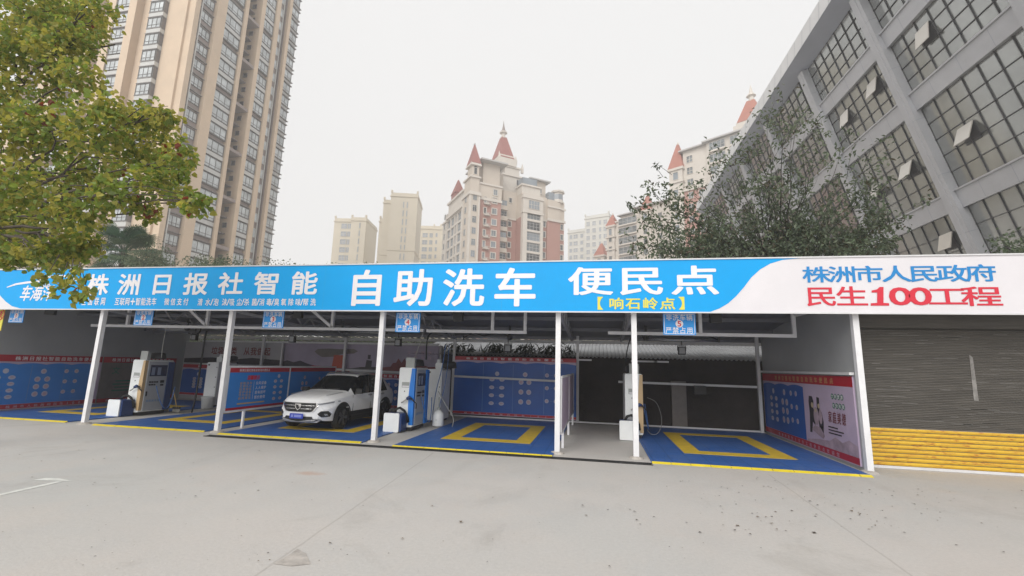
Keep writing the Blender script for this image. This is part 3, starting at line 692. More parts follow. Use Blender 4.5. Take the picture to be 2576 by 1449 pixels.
# bay four blue poster on its own frame, shed behind
poster('wall_poster', (-5.5, 17.38), (-.75, 17.02), .12, 2.30, 'tall blue icon poster with red band behind the fourth bay',
       [('pair4', 1.75, .45, 1.55), ('tri6', 2.85, .55, 1.55), ('sq', 3.85, .62, 1.55)], band=.14, ncol=4)
q = MB(); q.bar((-5.5, 17.22, 1.53), (-.9, 16.9, 1.47), .075)
tag(q.build('rear_rail', 'white_frame'), 'white tube rail across the blue poster of the fourth bay', 'rail')
q = MB(); q.bar((.75, 17.14, 1.52), (5.35, 16.86, 1.50), .075)
tag(q.build('rear_rail', 'white_frame'), 'white tube rail in front of the dark rear wall in the right bay', 'rail')
q = MB(); q.bar((-5.5, 17.2, .06), (5.4, 16.85, .06), .05); tag(q.build('floor_rail', 'white_frame'), 'thin white rail along the floor at the rear of the two right bays', 'rail')
bx = MB(); p = on_y(1760, 980, 16.75); bx.rbox(p.x - .19, p.x + .19, 16.62, 16.82, p.z - .16, p.z + .13, .03); tag(bx.build('control_box', 'black_plastic'), 'black box fixed on the rear rail of the right hand bay', 'box')
sh = thing('storage_shed', 'low shed with dark walls and grey corrugated roof behind the right bays', 'shed', (1, 18.5, 0))
q = MB(); q.add([(-7.2, 18.2, 0), (8.6, 17.05, 0), (8.6, 17.25, 0), (-7.2, 18.4, 0), (-7.2, 18.2, 2.42), (8.6, 17.05, 2.42), (8.6, 17.25, 2.42), (-7.2, 18.4, 2.42)], [(0, 1, 5, 4), (1, 2, 6, 5), (2, 3, 7, 6), (3, 0, 4, 7), (4, 5, 6, 7)]); q.build('front_wall', 'dark_wall', sh)
q = MB(); q.box(2.6, 3.1, 17.30, 17.43, 0, 1.6); q.build('wall_pier', 'poster_taupe', sh)
q = MB(); n = 440
for k in range(n):
    x0, x1 = -7.6 + 16.4 * k / n, -7.6 + 16.4 * (k + 1) / n
    def rp(x, y, i): return (x, y - (x + 7.2) * .073, (2.36 if y < 19 else 3.02) + (.035 if (i % 4) in (1, 2) else 0))
    q.add([rp(x0, 17.95, k), rp(x1, 17.95, k + 1), rp(x1, 21.0, k + 1), rp(x0, 21.0, k)], [(0, 1, 2, 3)])
D('shed_roof', (0.235, 0.24, 0.25), 0.75, var=0.22, scale=1.6)
q.build('corrugated_roof', 'shed_roof', sh)
q = MB()
for x, w in ((-.9, .7), (1.2, .9), (2.0, .5)): q.box(x, x + w, 17.05, 17.12, 2.24, 2.30)
q.build('eave_batten', 'white_frame', sh)
# right wall poster
t_, f, L, h = poster('wall_poster', (5.52, 16.85), (5.52, 11.3), .08, 1.96, 'poster on right wall with blue half and lilac family picture', [('pair4', .9, .5, 1.35), ('tri6', 1.75, .55, 1.35), ('sq', 2.4, .6, 1.35)],
       blue=(.05, 3.05), base='lilac', text_bot='株洲市民生100工程便民点欢迎您', tw=(.2, .85), topm='poster_gold', off=.04)
b_ = MB(); write(f, b_, '家庭美德', 4.35, 5.15, .78, 1.05, .009, .17, .008, 0, .1); b_.build('lettering', 'poster_brown', t_)
b_ = MB()
for r_ in range(2):
    for k in range(4): f.disc(b_, 4.62 + .145 * k + .03 * r_, 1.40 - .21 * r_, .068, .006)
b_.build('green_discs', 'poster_green', t_)
b_ = MB()
for r_, s_ in ((0, '文明健康'), (1, '有你有我')):
    for k in range(4): write(f, b_, s_[k], 4.62 + .145 * k + .03 * r_ - .05, 4.62 + .145 * k + .03 * r_ + .05, 1.35 - .21 * r_, 1.45 - .21 * r_, .009, .1, .005)
b_.build('lettering', 'letter_white', t_)
b_ = MB()
for k, w in enumerate((.45, .7, .6)): f.rect(b_, 4.3, 4.3 + w, .66 - .07 * k, .69 - .07 * k, .006)
b_.build('small_print', 'poster_ink', t_)
b_ = MB()
f.poly(b_, [(3.30, .42), (3.42, .42), (3.50, .7), (3.62, .62), (3.70, .86), (3.58, 1.05), (3.62, 1.22), (3.55, 1.34), (3.38, 1.34), (3.34, 1.2), (3.36, .9)], .006)
f.poly(b_, [(3.88, .38), (4.02, .38), (4.08, .75), (4.02, .98), (3.92, 1.02), (3.94, 1.32), (3.80, 1.34), (3.78, 1.0)], .006); b_.build('family_silhouette', 'poster_ink', t_)
b_ = MB(); f.disc(b_, 3.72, .86, .14, .009, 0, 14, .22); f.disc(b_, 3.95, .86, .09, .009, 0, 14, .18); f.poly(b_, [(3.42, .5), (4.0, .34), (4.1, .42), (3.9, .6), (3.6, .62)], .0095); b_.build('printed_clothing', 'poster_haze', t_)
b_ = MB(); f.disc(b_, 3.55, 1.12, .07, .0125); f.disc(b_, 3.9, 1.12, .06, .0125); f.disc(b_, 3.72, 1.0, .05, .0125); b_.build('printed_faces', 'poster_cream', t_)
b_ = MB(); f.poly(b_, [(3.1, .17), (L - .02, .17), (L - .02, .40), (5.2, .48), (4.9, .38), (4.6, .46), (4.3, .34), (3.7, .30), (3.1, .22)], .0045); b_.build('printed_hills', 'poster_haze', t_)
q = MB(); q.bar((5.46, 16.8, 2.02), (5.46, 11.25, 2.02), .10, .06); tag(q.build('wall_ledge', 'white_frame'), 'white ledge above the poster on the right hand wall', 'ledge')

# partitions between bays
def partition(x, y0, ys, y1, z0, z1, label, legs):
    t_ = thing('partition', label, 'partition', (x, (y0 + y1) / 2, 0))
    q = MB()
    for z in (z0 - .03, z1 + .03): q.bar((x, y0, z), (x, y1, z), .05)
    for y in (y0, ys, y1): q.bar((x, y, z0), (x, y, z1), .05)
    q.build('frame', 'white_paint', t_)
    for y in legs:
        q = MB(); q.bar((x, y, 0), (x, y, z0 - .05), .06); q.build('leg', 'white_paint', t_)
    return t_
t_ = partition(-10.15, 11.25, 13.85, 16.6, .54, 1.72, 'white framed partition with blue notices left of the white car', (12.0, 15.0))
f = FR((-10.15 + .012, 11.28, .54), (0, 1, 0), (0, 0, 1)); L = 5.3; h = 1.18
b_ = MB(); f.slab(b_, 0, L, 0, h, -.02, 0); b_.build('panel', 'poster_sky', t_)
b_ = MB(); f.slab(b_, 0, L, 0, h, -.045, -.024); b_.build('back_panel', 'lilac', t_)
b_ = MB(); f.rect(b_, 0, 2.54, h - .13, h, .003); f.rect(b_, 2.6, L, h - .13, h, .003); f.rect(b_, 0, L, 0, .07, .003); b_.build('red_band', 'poster_red', t_)
b_ = MB(); write(f, b_, '株洲日报社智能自助洗车便民点', .35, 1.6, h - .11, h - .03, .006, .08, .01)
write(f, b_, '公共设备', 1.05, 1.5, .68, .78, .006, .1, .01); write(f, b_, '人人维护', 1.05, 1.5, .54, .64, .006, .1, .01); write(f, b_, '若有损坏', 1.05, 1.5, .40, .50, .006, .1, .01); write(f, b_, '照价赔偿', 1.05, 1.5, .26, .36, .006, .1, .01); f.rect(b_, .97, .98, .26, .78, .006)
b_.build('lettering', 'letter_white', t_)
b_ = MB()
for k, s_ in enumerate(('自助洗车', '文明礼让', '自觉排队', '爱护设备', '节约用水', '保持清洁')): write(f, b_, s_, .42, .9, .70 - .085 * k, .775 - .085 * k, .006, .1, .012)
f.rect(b_, .4, 1.5, .14, .18, .006); b_.build('lettering', 'poster_gold', t_)
b_ = MB(); write(f, b_, '温馨提示', .68, 1.2, .83, .96, .006, .13, .03); b_.build('heading', 'letter_red', t_)
b_ = MB(); icon_columns(f, b_, [('pair4', 2.05, .22, .92), ('tri6', 3.4, .3, .85), ('sq', 4.4, .3, .8)], .72); b_.build('printed_icons', ['poster_icon', 'poster_icon_pink', 'poster_line'], t_)
t_ = partition(-.86, 11.25, 14.2, 17.0, .46, 1.72, 'white framed partition with plain lilac back beside the walkway', (11.9, 14.2, 16.6))
b_ = MB(); b_.box(-.872, -.850, 11.28, 16.97, .46, 1.72); b_.build('back_panel', 'lilac', t_)
b_ = MB(); b_.box(-.90, -.876, 11.28, 16.97, .46, 1.72); b_.build('panel', 'poster_blue', t_)

# ------------------------------------------------------------------ roller shutter
D('gap_dark', (0.03, 0.028, 0.026), 0.7)
rs = thing('roller_shutter', 'closed dark grey roller shutter with yellow lower slats at far right', 'shutter', (8.5, 11.8, 0))
SX0, SX1, SHY = 5.86, 11.2, 11.80
def slat_mesh(x0, x1, z0, z1, hgt, dep):
    q = MB(); z = z0
    while z < z1 - .001:
        zt = min(z + hgt, z1)
        q.add([(x0, SHY, z), (x1, SHY, z), (x1, SHY - dep, z + hgt * .45), (x0, SHY - dep, z + hgt * .45), (x1, SHY - dep * .7, zt - hgt * .12), (x0, SHY - dep * .7, zt - hgt * .12), (x1, SHY + .006, zt), (x0, SHY + .006, zt)],
              [(0, 1, 2, 3), (3, 2, 4, 5), (5, 4, 6, 7)]); z += hgt
    return q
slat_mesh(SX0 + .07, SX1, .86, 3.05, .036, .010).build('upper_slats', 'shutter_dark', rs)
slat_mesh(SX0 + .07, SX1,   .06, .85, .09, .014).build('lower_slats', 'slat_yellow', rs)
q = MB()
for k in range(9): q.box(SX0 + .07, SX1, SHY - .0165, SHY - .002,   .06 + .09 * k - .003, .06 + .09 * k + .004)
q.build('slat_gaps', 'shutter_frame', rs)
q = MB(); q.box(SX0 + .07, SX1, SHY - .03, SHY, .004, .06); q.build('bottom_bar', 'white_frame', rs)
q = MB(); q.box(SX0 - .14, SX0 + .05, SHY - .1, SHY + .1, 0, 3.4); q.build('side_guide', 'shutter_frame', rs)
q = MB(); q.box(SX0 - .14, SX1, SHY - .16, SHY + .3, 3.07, 3.6)
for k in range(8): z = 3.09 + k * .036; q.box(SX0 - .13, SX1, SHY - .172, SHY - .158, z, z + .028)
q.build('housing', 'shutter_dark', rs)
q = MB(); q.box(SX0 + .06, SX1, SHY - .05, SHY - .02, 3.035, 3.068); q.build('housing_slot', 'gap_dark', rs)
sc_ = MB(); rn = random.Random(9)
for k in range(60):
    x = SX0 + .15 + rn.random() ** 1.4 * 4.2; z = .95 + math.floor(rn.random() * 58) * .036 + .018
    sc_.box(x, x + rn.uniform(.1, .8), SHY - .0125, SHY - .0075, z, z + .006)
p, q_ = on_y(2441, 893, SHY), on_y(2453, 1008, SHY)
sc_.add([(p.x - .03, SHY - .013, p.z), (p.x + .03, SHY - .013, p.z - .05), (q_.x + .06, SHY - .013, q_.z), (q_.x - .03, SHY - .013, q_.z)], [(0, 1, 2, 3)])
sc_.build('scratches', 'shutter_scratch', rs)

# ------------------------------------------------------------------ wash machines
def curve(p0, p1, sag, n=10, side=(0, 0, 0)):
    p0, p1, side = V(p0), V(p1), V(side); out = []
    for k in range(n + 1):
        t = k / n; w = 4 * t * (1 - t); out.append(p0.lerp(p1, t) + V((0, 0, -sag * w)) + side * w)
    return out
def machine(loc, trim, label, d=1.05, w=.50, h=1.83, arch=True, vac=True, hose='hose_blue'):
    t_ = thing('wash_machine', label, 'wash machine', loc, 0, 'self service wash machines')
    def B(mb, n_, m_, sm=False, par=None): return mb.build(n_, m_, par or t_, local=True, smooth=sm)
    q = MB(); q.rbox(0, w, 0, d, .10, h, .05); c = B(q, 'cabinet', 'machine_white')
    q = MB(); q.box(.05, w - .04, .06, d - .06, 0, .10); B(q, 'plinth', 'dark_metal')
    # wavy colour strip on the front right corner
    q = MB(); N = 14
    zs = [.16 + (h - .18) * k / N for k in range(N + 1)]
    aw = [(.105 if trim == 'machine_tan' else .13) + .035 * math.sin((z - .3) * 2.6) for z in zs]
    for k in range(N):
        q.add([(w - aw[k], -.008, zs[k]), (w + .006, -.008, zs[k]), (w + .006, -.008, zs[k + 1]), (w - aw[k + 1], -.008, zs[k + 1])], [(0, 1, 2, 3)])
        q.add([(w + .006, -.008, zs[k]), (w + .006, .10, zs[k]), (w + .006, .10, zs[k + 1]), (w + .006, -.008, zs[k + 1])], [(0, 1, 2, 3)])
    B(q, 'trim_strip', trim)
    q = MB(); q.box(w, w + .012, .14, d - .06, .14, h - .05); B(q, 'side_panel', 'machine_grey')
    q = MB(); q.box(w + .012, w + .05, d - .20, d + .02, .12, h - .06); B(q, 'side_trim', 'machine_navy' if trim == 'machine_tan' else 'machine_blue')
    q = MB(); q.box(w + .012, w + .03, .20, d - .24, 1.28, 1.66); s_ = B(q, 'screen', 'screen_dark')
    q = MB(); q.box(w + .03, w + .034, .24, .36, 1.32, 1.58); q.box(w + .03, w + .034, .46, .58, 1.32, 1.58); B(q, 'screen_picture', 'screen_pale', par=s_)
    q = MB()
    for k in range(4): q.box(w + .012, w + .03, .22 + .085 * k, .28 + .085 * k, 1.06, 1.11)
    for k in range(3): q.box(w + .012, w + .03, .22 + .085 * k, .28 + .085 * k, .97, 1.02)
    q.box(w + .012, w + .03, .62, .76, 1.05, 1.14); q.box(w + .012, w + .03, .64, .75, .95, 1.01); B(q, 'buttons', 'black_plastic')
    q = MB(); q.box(w + .012, w + .03, .16, .20, .62, .78); B(q, 'door_handle', 'black_plastic')
    f = FR((w + .0125, .2, .2), (0, 1, 0), (0, 0, 1)); q = MB(); write(f, q, '自助洗车机', 0, .5, .22, .30, .002, .09, .01); B(q, 'lettering', 'poster_line')
    q = MB(); q.box(.10, w - .16, -.006, .0, 1.24, 1.40); q2 = B(q, 'display_slot', 'label_grey')
    q = MB(); q.box(.12, w - .17, -.010, -.006, 1.255, 1.295); B(q, 'slot_lip', 'letter_white', par=q2)
    q = MB(); q.lathe([(.018, 0), (.018, .008)], (0, 0, 0), 10); q.v = [(.2 + a, -.008 + c_ * -1 * .3, 1.13 + b) for a, b, c_ in q.v]; B(q, 'badge', 'black_plastic')
    q = MB()
    for z in (.22, .33): q.box(w - .19, w - .14, -.012, 0, z, z + .055)
    B(q, 'sockets', 'black_plastic')
    # hose reel hood on top
    q = MB(); q.box(.14, .42, .10, .22, h, h + .30); B(q, 'top_plate', 'label_grey')
    q = MB(); q.lathe([(.24, 0), (.24, .03), (.2, .2), (.12, .22)], (.28, .62, h + .04), 18); B(q, 'hose_reel', 'dark_metal', True)
    # spray gun on the front
    if arch:
        q = MB(); q.tube([(.16, -.09, .80), (.21, -.09, .83), (.28, -.09, .88), (.34, -.10, .93)], [.022, .02, .018, .02], 8, 0)
        q.tube([(.33, -.10, .92), (.40, -.10, .96), (.46, -.10, .94)], [.045, .055, .035], 8, 1); q.tube([(.46, -.1, .94), (.54, -.08, .86), (.60, -.06, .80)], [.028, .018, .014], 8, 2); q.bar((.40, -.1, .95), (.42, 0, .93), .03, .03, 2)
        B(q, 'spray_gun', ['hose_white', 'machine_navy', 'black_plastic'], True)
        q = MB(); q.tube(curve((w + .05, d * .45, .95), (w + .16, d + .05, .9), .75, 12, (.12, 0, 0)), .014, 6); B(q, 'hose', hose, True)
    if vac:
        v_ = MB(); v_.rbox(-.18, .34, -.42, -.02, .02, .52, .03); vb = B(v_, 'vacuum_box', 'machine_navy')
        v_ = MB(); v_.rbox(-.19, .28, -.46, -.425, .00, .53, .04); B(v_, 'vacuum_door', 'machine_white', par=vb)
        v_ = MB(); v_.tube([(-.02, -.2, .52), (.04, -.18, .62), (.16, -.16, .66), (.28, -.12, .58), (.37, -.08, .40), (.39, -.05, .25)], .038, 10); B(v_, 'vacuum_hose', 'rubber', True, par=vb)
    return t_
machine((-5.88, 13.10, .02), 'machine_blue', 'white wash machine with bright blue front stripe beside the fourth bay')
machine((-15.55, 13.05, .02), 'machine_tan', 'white wash machine with tan front stripe at the left bays')
machine((.80, 14.05, .02), 'machine_tan', 'white wash machine half hidden behind post at the walkway')
def cabinet(loc, label):
    t_ = thing('equipment_cabinet', label, 'cabinet', loc, 0, 'plain white equipment cabinets')
    def B(mb, n_, m_, sm=False): return mb.build(n_, m_, t_, local=True, smooth=sm)
    q = MB(); q.rbox(0, .55, 0, .95, .06, 1.78, .05); B(q, 'body', 'machine_white')
    q = MB(); q.box(.05, .5, .05, .9, 0, .06); B(q, 'plinth', 'dark_metal')
    q = MB(); q.rbox(.02, .53, -.012, 0, .1, 1.76, .04); B(q, 'door', 'machine_white')
    for z in (.35, .78, 1.18, 1.58):
        q = MB(); q.lathe([(.018, 0), (.018, .012)], (0, 0, 0), 8); q.v = [(.49 + a, -.012 - c_, z + b) for a, b, c_ in q.v]; B(q, 'lock', 'dark_metal')
    q = MB(); q.box(.06, .14, -.015, -.012, 1.64, 1.70); B(q, 'name_plate', 'dark_metal')
    q = MB(); q.rbox(.22, .48, .2, .5, 1.78, 2.0, .05); q.lathe([(.09, 0), (.07, .12)], (.3, .35, 2.0), 12); B(q, 'top_tank', 'machine_white')
    q = MB(); q.lathe([(.30, 0), (.28, .2), (.2, .24)], (.6, .5, 1.82), 16); B(q, 'hose_reel', 'dark_metal', True)
cabinet((-5.83, 15.25, .02), 'white equipment cabinet with side locks behind the blue striped wash machine')
cabinet((-15.85, 16.4, .02), 'white equipment cabinet standing by the rear wall behind second post')

# hoses and booms hung from the ceiling
def boom(x, y, z, length, label, ang=0.0):
    t_ = thing('wash_boom', label, 'boom', (x, y, z), ang, 'rotating steel wash booms')
    q = MB(); q.lathe([(.05, 0), (.09, .06), (.09, .14), (.04, .2), (.04, .45)], (0, 0, 0), 12); q.build('pivot', 'dark_metal', t_, local=True)
    for k in (0, 1):
        q = MB(); q.tube([(0, k * .06, .03 + .035 * k), (length, k * .06, .01 + .035 * k)], .014, 8); q.build('arm_tube', 'steel', t_, local=True, smooth=True)
    q = MB(); q.tube([(length * .0, .02, .12), (length * .25, .02, .26), (length * .55, .02, .12), (length * .8, .02, .22), (length, .02, .05)], .014, 6); q.build('boom_hose', 'rubber', t_, local=True, smooth=True)
    q = MB(); q.bar((length, 0, -.02), (length, 0, .12), .05); q.build('end_bracket', 'dark_metal', t_, local=True)
p = on_y(1170, 850, 14); boom(p.x + 1.45, 14, p.z - .05, 1.5, 'steel wash boom reaching left under the roof of the fourth bay', math.pi)
p = on_y(1625, 853, 14); boom(p.x, 14, p.z - .05, 2.0, 'steel wash boom reaching right under the roof of the right bay', R(-3))
p = on_y(470, 832, 14); boom(p.x, 14, p.z, 1.9, 'steel wash boom pointing left over the second bay', R(178))
p = on_y(860, 838, 15); boom(p.x, 15, p.z, 1.8, 'steel wash boom over the rear of the white car', R(-4))
def hang(pts, r, m, label):
    fine = []; m_ = len(pts)
    for i in range(m_ - 1):
        a, b, c, d = pts[max(i - 1, 0)], pts[i], pts[i + 1], pts[min(i + 2, m_ - 1)]
        for k in range(5):
            t = k / 5; fine.append((b * 2 + (c - a) * t + (a * 2 - b * 5 + c * 4 - d) * t * t + (b * 3 - a - c * 3 + d) * t ** 3) * .5)
    fine.append(pts[-1])
    q = MB(); q.tube(fine, r, 8); return tag(q.build('hanging_hose', m, smooth=True), label, 'hose', 'hoses hung from the canopy')
hang([on_y(u, v, 13.6) for u, v in ((1072, 905), (1074, 862), (1080, 842), (1095, 835), (1125, 838))], .022, 'rubber', 'thick black hose bent over the rail above the blue striped wash machine')
hang([on_y(u, v, 13.6) for u, v in ((1042, 906), (1052, 876), (1060, 850), (1066, 832))], .012, 'hose_white', 'thin white hose slanting down to the blue striped machine')
hang([on_y(u, v, 14.6) for u, v in ((1121, 868), (1112, 925), (1098, 980), (1090, 1030), (1088, 1060))], .013, 'hose_blue', 'blue hose hanging down in front of the rear cabinet')
hang([on_y(u, v, 14.6) for u, v in ((1130, 868), (1126, 920), (1118, 975), (1108, 1010), (1103, 1040))], .010, 'hose_blue', 'second thin blue hose right of the other by the rear cabinet')
hang([on_y(u, v, 14.4) for u, v in ((1103, 985), (1122, 1020), (1138, 1045), (1140, 1065), (1128, 1083), (1105, 1080), (1094, 1070))], .014, 'hose_white', 'white hose looped on the floor beside the foam tank')
hang([on_y(u, v, 13.9) for u, v in ((482, 1038), (492, 1000), (500, 950), (508, 900), (516, 850), (520, 832))], .030, 'rubber', 'dark hose falling to the floor in the second bay')
hang([on_y(u, v, 13.9) for u, v in ((470, 832), (478, 822), (492, 818), (505, 826), (500, 838), (486, 842), (474, 838))], .020, 'rubber', 'black hose coil bundled at the joint over the second bay')
hang([on_y(u, v, 14.3) for u, v in ((1628, 1000), (1650, 1012), (1662, 1040), (1664, 1070), (1654, 1090), (1638, 1092), (1628, 1080))], .008, 'label_dim', 'grey hose looping beside the machine at the walkway')
hang([on_y(u, v, 13.6) for u, v in ((1578, 940), (1570, 930), (1574, 905), (1580, 870), (1590, 845), (1610, 838), (1618, 850))], .016, 'rubber', 'black hose curling up from the machine at the walkway')
hang([on_y(u, v, 13.3) for u, v in ((406, 900), (410, 868), (416, 835), (420, 815))], .012, 'hose_white', 'thin white hose rising from the tan striped machine')

# lamps under the canopy
def flood(u, v, y, w, h, label, tilt):
    p = on_y(u, v, y); t_ = thing('flood_light', label, 'lamp', (p.x, y, p.z), tilt, 'black flood lamps under the canopy')
    q = MB(); q.rbox(-w / 2, w / 2, -.07, .07, -h / 2, h / 2, .02); q.build('housing', 'black_plastic', t_, local=True)
    q = MB(); q.box(-w * .38, w * .38, .07, .076, -h * .36, h * .36); q.build('lens', 'lens', t_, local=True)
    q = MB(); q.bar((-w / 2 - .015, 0, 0), (-w / 2 - .015, 0, h * .6), .02, .02); q.bar((w / 2 + .015, 0, 0), (w / 2 + .015, 0, h * .6), .02, .02); q.bar((-w / 2 - .02, 0, h * .6), (w / 2 + .02, 0, h * .6), .02, .02); q.bar((0, 0, h * .6), (0, 0, h * .6 + .2), .03, .03); q.build('bracket', 'dark_metal', t_, local=True)
for (u, v), nm, ti in zip(((128, 783), (376, 788), (750, 790), (1153, 798), (1800, 800)), ('first bay notice', 'second bay notice', 'third bay notice', 'fourth bay notice', 'fifth bay notice'), (.5, .1, .1, 0, 0)):
    flood(u, v, 11.5, .25, .24, 'black flood lamp under the fascia right of the %s' % nm, ti)
for (u, v), nm in zip(((736, 853), (490, 848), (1002, 862), (1278, 876), (1715, 882)), ('third bay rear mural', 'waste sorting mural', 'wine red castle mural', 'fourth bay blue poster', 'right bay dark rear wall')):
    flood(u, v, 16.2, .24, .28, 'small rear flood lamp hung in front of the %s' % nm, math.pi)

# bucket, tank, brooms
q = MB(); p = on_z(520, 1029); q.lathe([(.19, 0), (.235, .40), (.25, .41), (.25, .44), (.225, .44), (.18, .03)], (p.x, p.y, .03), 20)
tag(q.build('bucket', 'machine_white', smooth=True), 'white plastic bucket on floor by the rear cabinet of the second bay', 'bucket')
ft = thing('foam_tank', 'white foam tank standing behind the blue striped wash machine', 'tank', (-5.02, 14.35, .03))
q = MB(); q.lathe([(.17, 0), (.18, .03), (.18, .32), (.15, .42), (.06, .5)], (0, 0, 0), 20); q.build('body', 'machine_white', ft, local=True, smooth=True)
q = MB(); q.lathe([(.06, .5), (.06, .56), (.02, .58), (.02, .9)], (0, 0, 0), 12); q.build('cap', 'label_grey', ft, local=True)
q = MB(); q.tube([(-.18, 0, .32), (-.14, -.05, .24), (0, -.2, .2), (.14, -.05, .24), (.18, 0, .32)], .008, 6); q.build('handle', 'label_grey', ft, local=True)
for u0, v0, u1, v1, nm in ((420, 1000, 434, 932, 'long wooden broom handle leaning on the tan striped machine'), (441, 1046, 436, 983, 'short wooden mop handle standing right of the tan striped machine')):
    a, b = on_y(u0, v0, 14.2), on_y(u1, v1, 14.2); br = thing('broom', nm, 'broom', (a.x, a.y, 0.03))
    a.z = max(a.z - .4, .22) if v0 < 1040 else .2
    q = MB(); q.tube([a, a.lerp(b, .5) + V((.02, 0, 0)), b], .016, 8); q.build('handle', 'wood', br, smooth=True)
    q = MB(); q.box(a.x - .14, a.x + .14, a.y - .03, a.y + .03, a.z - .05, a.z + .02); q.build('head', 'dark_metal', br)
    q = MB()
    for k in range(9): q.bar((a.x - .13 + .0325 * k, a.y, a.z - .05), (a.x - .14 + .035 * k, a.y, .04), .02)
    q.build('bristles', 'hose_white', br)

# ------------------------------------------------------------------ white car
D('rim_dark', (0.09, 0.09, 0.095), 0.35, metal=0.4)
def car():
    fr_ = V((-8.24, 11.8, .03)); L, Wd = 4.22, 1.74
    t_ = thing('parked_car', 'white compact SUV with tinted windows parked in the third bay', 'car', fr_, R(-2.5)); t_.scale = (.975, .975, .975)
    # stations: y, half widths and heights of 8 section points (from sill up to the roof centre)
    #       y      zb    xs    xm    xb    zb2   xt    zt    zc
    S = [(0.00, .30, .56, .70, .60, .74, .46, .86, .885),
         (0.10, .24, .66, .80, .72, .80, .56, .915, .945),
         (0.35, .22, .78, .855, .80, .87, .62, .975, 1.005),
         (0.80, .21, .83, .868, .83, .92, .66, 1.02, 1.055),
         (1.15, .21, .84, .870, .835, .95, .70, 1.045, 1.085),
         (1.32, .21, .84, .870, .835, .965, .71, 1.07, 1.12),
         (1.95, .21, .845, .870, .835, .985, .60, 1.50, 1.545),
         (2.30, .21, .845, .870, .835, .995, .605, 1.565, 1.60),
         (3.00, .21, .845, .870, .835, 1.01, .60, 1.56, 1.60),
         (3.60, .22, .84, .868, .83, 1.03, .57, 1.50, 1.545),
         (3.95, .26, .80, .845, .79, 1.05, .52, 1.36, 1.40),
         (4.15, .32, .74, .80, .74, 1.03, .60, 1.10, 1.13),
         (4.22, .40, .66, .72, .68, .98, .56, 1.02, 1.03)]
    def bow(x, y): return .30 * (abs(x) / .87) ** 2.6 * max(0, 1 - y / 1.0)
    def section(st):
        y, zb, xs, xm, xb, z2, xt, zt, zc = st
        P = [(xs * .9, zb), (xs, zb + .06), (xm - .01, zb + .28), (xm, .62), (xm - .004, z2 - .16), (xb + .012, z2 - .04), (xb, z2), (xb + (xt - xb) * .33, z2 + (zt - z2) * .33), (xb + (xt - xb) * .67, z2 + (zt - z2) * .68), (xt, zt), (xt * .86, zt + (zc - zt) * .55), (xt * .5, zt + (zc - zt) * .88), (0, zc)]
        return P
    # dense stations by Catmull-Rom
    def cr(a, b, c, d, t): return .5 * ((2 * b) + (-a + c) * t + (2 * a - 5 * b + 4 * c - d) * t * t + (-a + 3 * b - 3 * c + d) * t ** 3)
    ST = []; SUB = 4
    for i in range(len(S) - 1):
        for k in range(SUB):
            t = k / SUB; ST.append((i + t, tuple(S[i][j] + (S[i + 1][j] - S[i][j]) * t if i in (4, 5) else cr(S[max(i - 1, 0)][j], S[i][j], S[i + 1][j], S[min(i + 2, len(S) - 1)][j], t) for j in range(9))))
    ST.append((len(S) - 1, S[-1]))
    body = MB(); glass = MB(); side = MB(); rear = MB()
    NP = 13
    rings = []
    for idx, st in ST:
        P = section(st); rings.append([(sx * x, st[0] + bow(x, st[0]), z) for sx in (1,) for x, z in P])
    def quad(mb, a, b, c, d, mi=0):
        mb.add([a, b, c, d], [(0, 1, 2, 3)], mi); mb.add([(-p[0], p[1], p[2]) for p in (d, c, b, a)], [(0, 1, 2, 3)], mi)
    for r_ in range(len(rings) - 1):
        idx = ST[r_][0]; ym = (rings[r_][6][1] + rings[r_ + 1][6][1]) / 2
        for j in range(NP - 1):
            tgt = body; mi = 0
            if 5 <= idx < 6 and j >= 9: tgt = glass                       # windscreen
            elif 5 <= idx < 6 and 6 <= j < 9 and idx >= 5.25: tgt = side
            elif 6 <= idx < 9.0 and 6 <= j < 9: tgt = side
            elif 9.6 <= idx < 10.9 and j >= 9: tgt = rear
            elif j < 1 or (j < 2 and idx > 3.2): mi = 1
            quad(tgt, rings[r_][j], rings[r_ + 1][j], rings[r_ + 1][j + 1], rings[r_][j + 1], mi)
    # front and rear caps
    for ring, rev in ((rings[0], False), (rings[-1], True)):
        for j in range(NP - 1):
            n = 6
            for k in range(n):
                def pt(p, f_): x = p[0] * f_; return (x, (p[1] - bow(p[0], 0 if not rev else 9)) + (bow(x, 0) if not rev else 0), p[2])
                a, b = k / n, (k + 1) / n
                quad(body, pt(ring[j], a), pt(ring[j], b), pt(ring[j + 1], b), pt(ring[j + 1], a), 1 if j < 1 else 0)
    body.add([(-.75, .2, .22), (.75, .2, .22), (.75, 4.1, .26), (-.75, 4.1, .26)], [(0, 1, 2, 3)], 1)
    bo = body.build('body', ['car_white', 'car_black'], t_, local=True, smooth=True)
    glass.build('windscreen', 'car_glass', t_, local=True, smooth=True)
    rear.build('rear_window', 'car_glass', t_, local=True, smooth=True)
    sw_ = side.build('side_windows', 'car_glass', t_, local=True, smooth=True)
    # front face helper: (x, z) -> y just in front of the body
    prof = [(r[0][2], 0) for r in rings]
    def ysurf(x, z):
        x = min(abs(x), .86); best = 9
        for r_ in rings[:14]:
            # half width at height z
            for j in range(NP - 1):
                z0, z1 = r_[j][2], r_[j + 1][2]
                if min(z0, z1) - 1e-6 <= z <= max(z0, z1) + 1e-6:
                    f_ = 0 if abs(z1 - z0) < 1e-6 else (z - z0) / (z1 - z0); xw = r_[j][0] + (r_[j + 1][0] - r_[j][0]) * f_; yw = r_[0][1] - bow(r_[0][0], 0)
                    y0 = r_[6][1] - bow(r_[6][0], max(0, r_[6][1] - .3))
                    if xw >= x: best = min(best, y0 + bow(x, y0)); break
        return best if best < 9 else .6
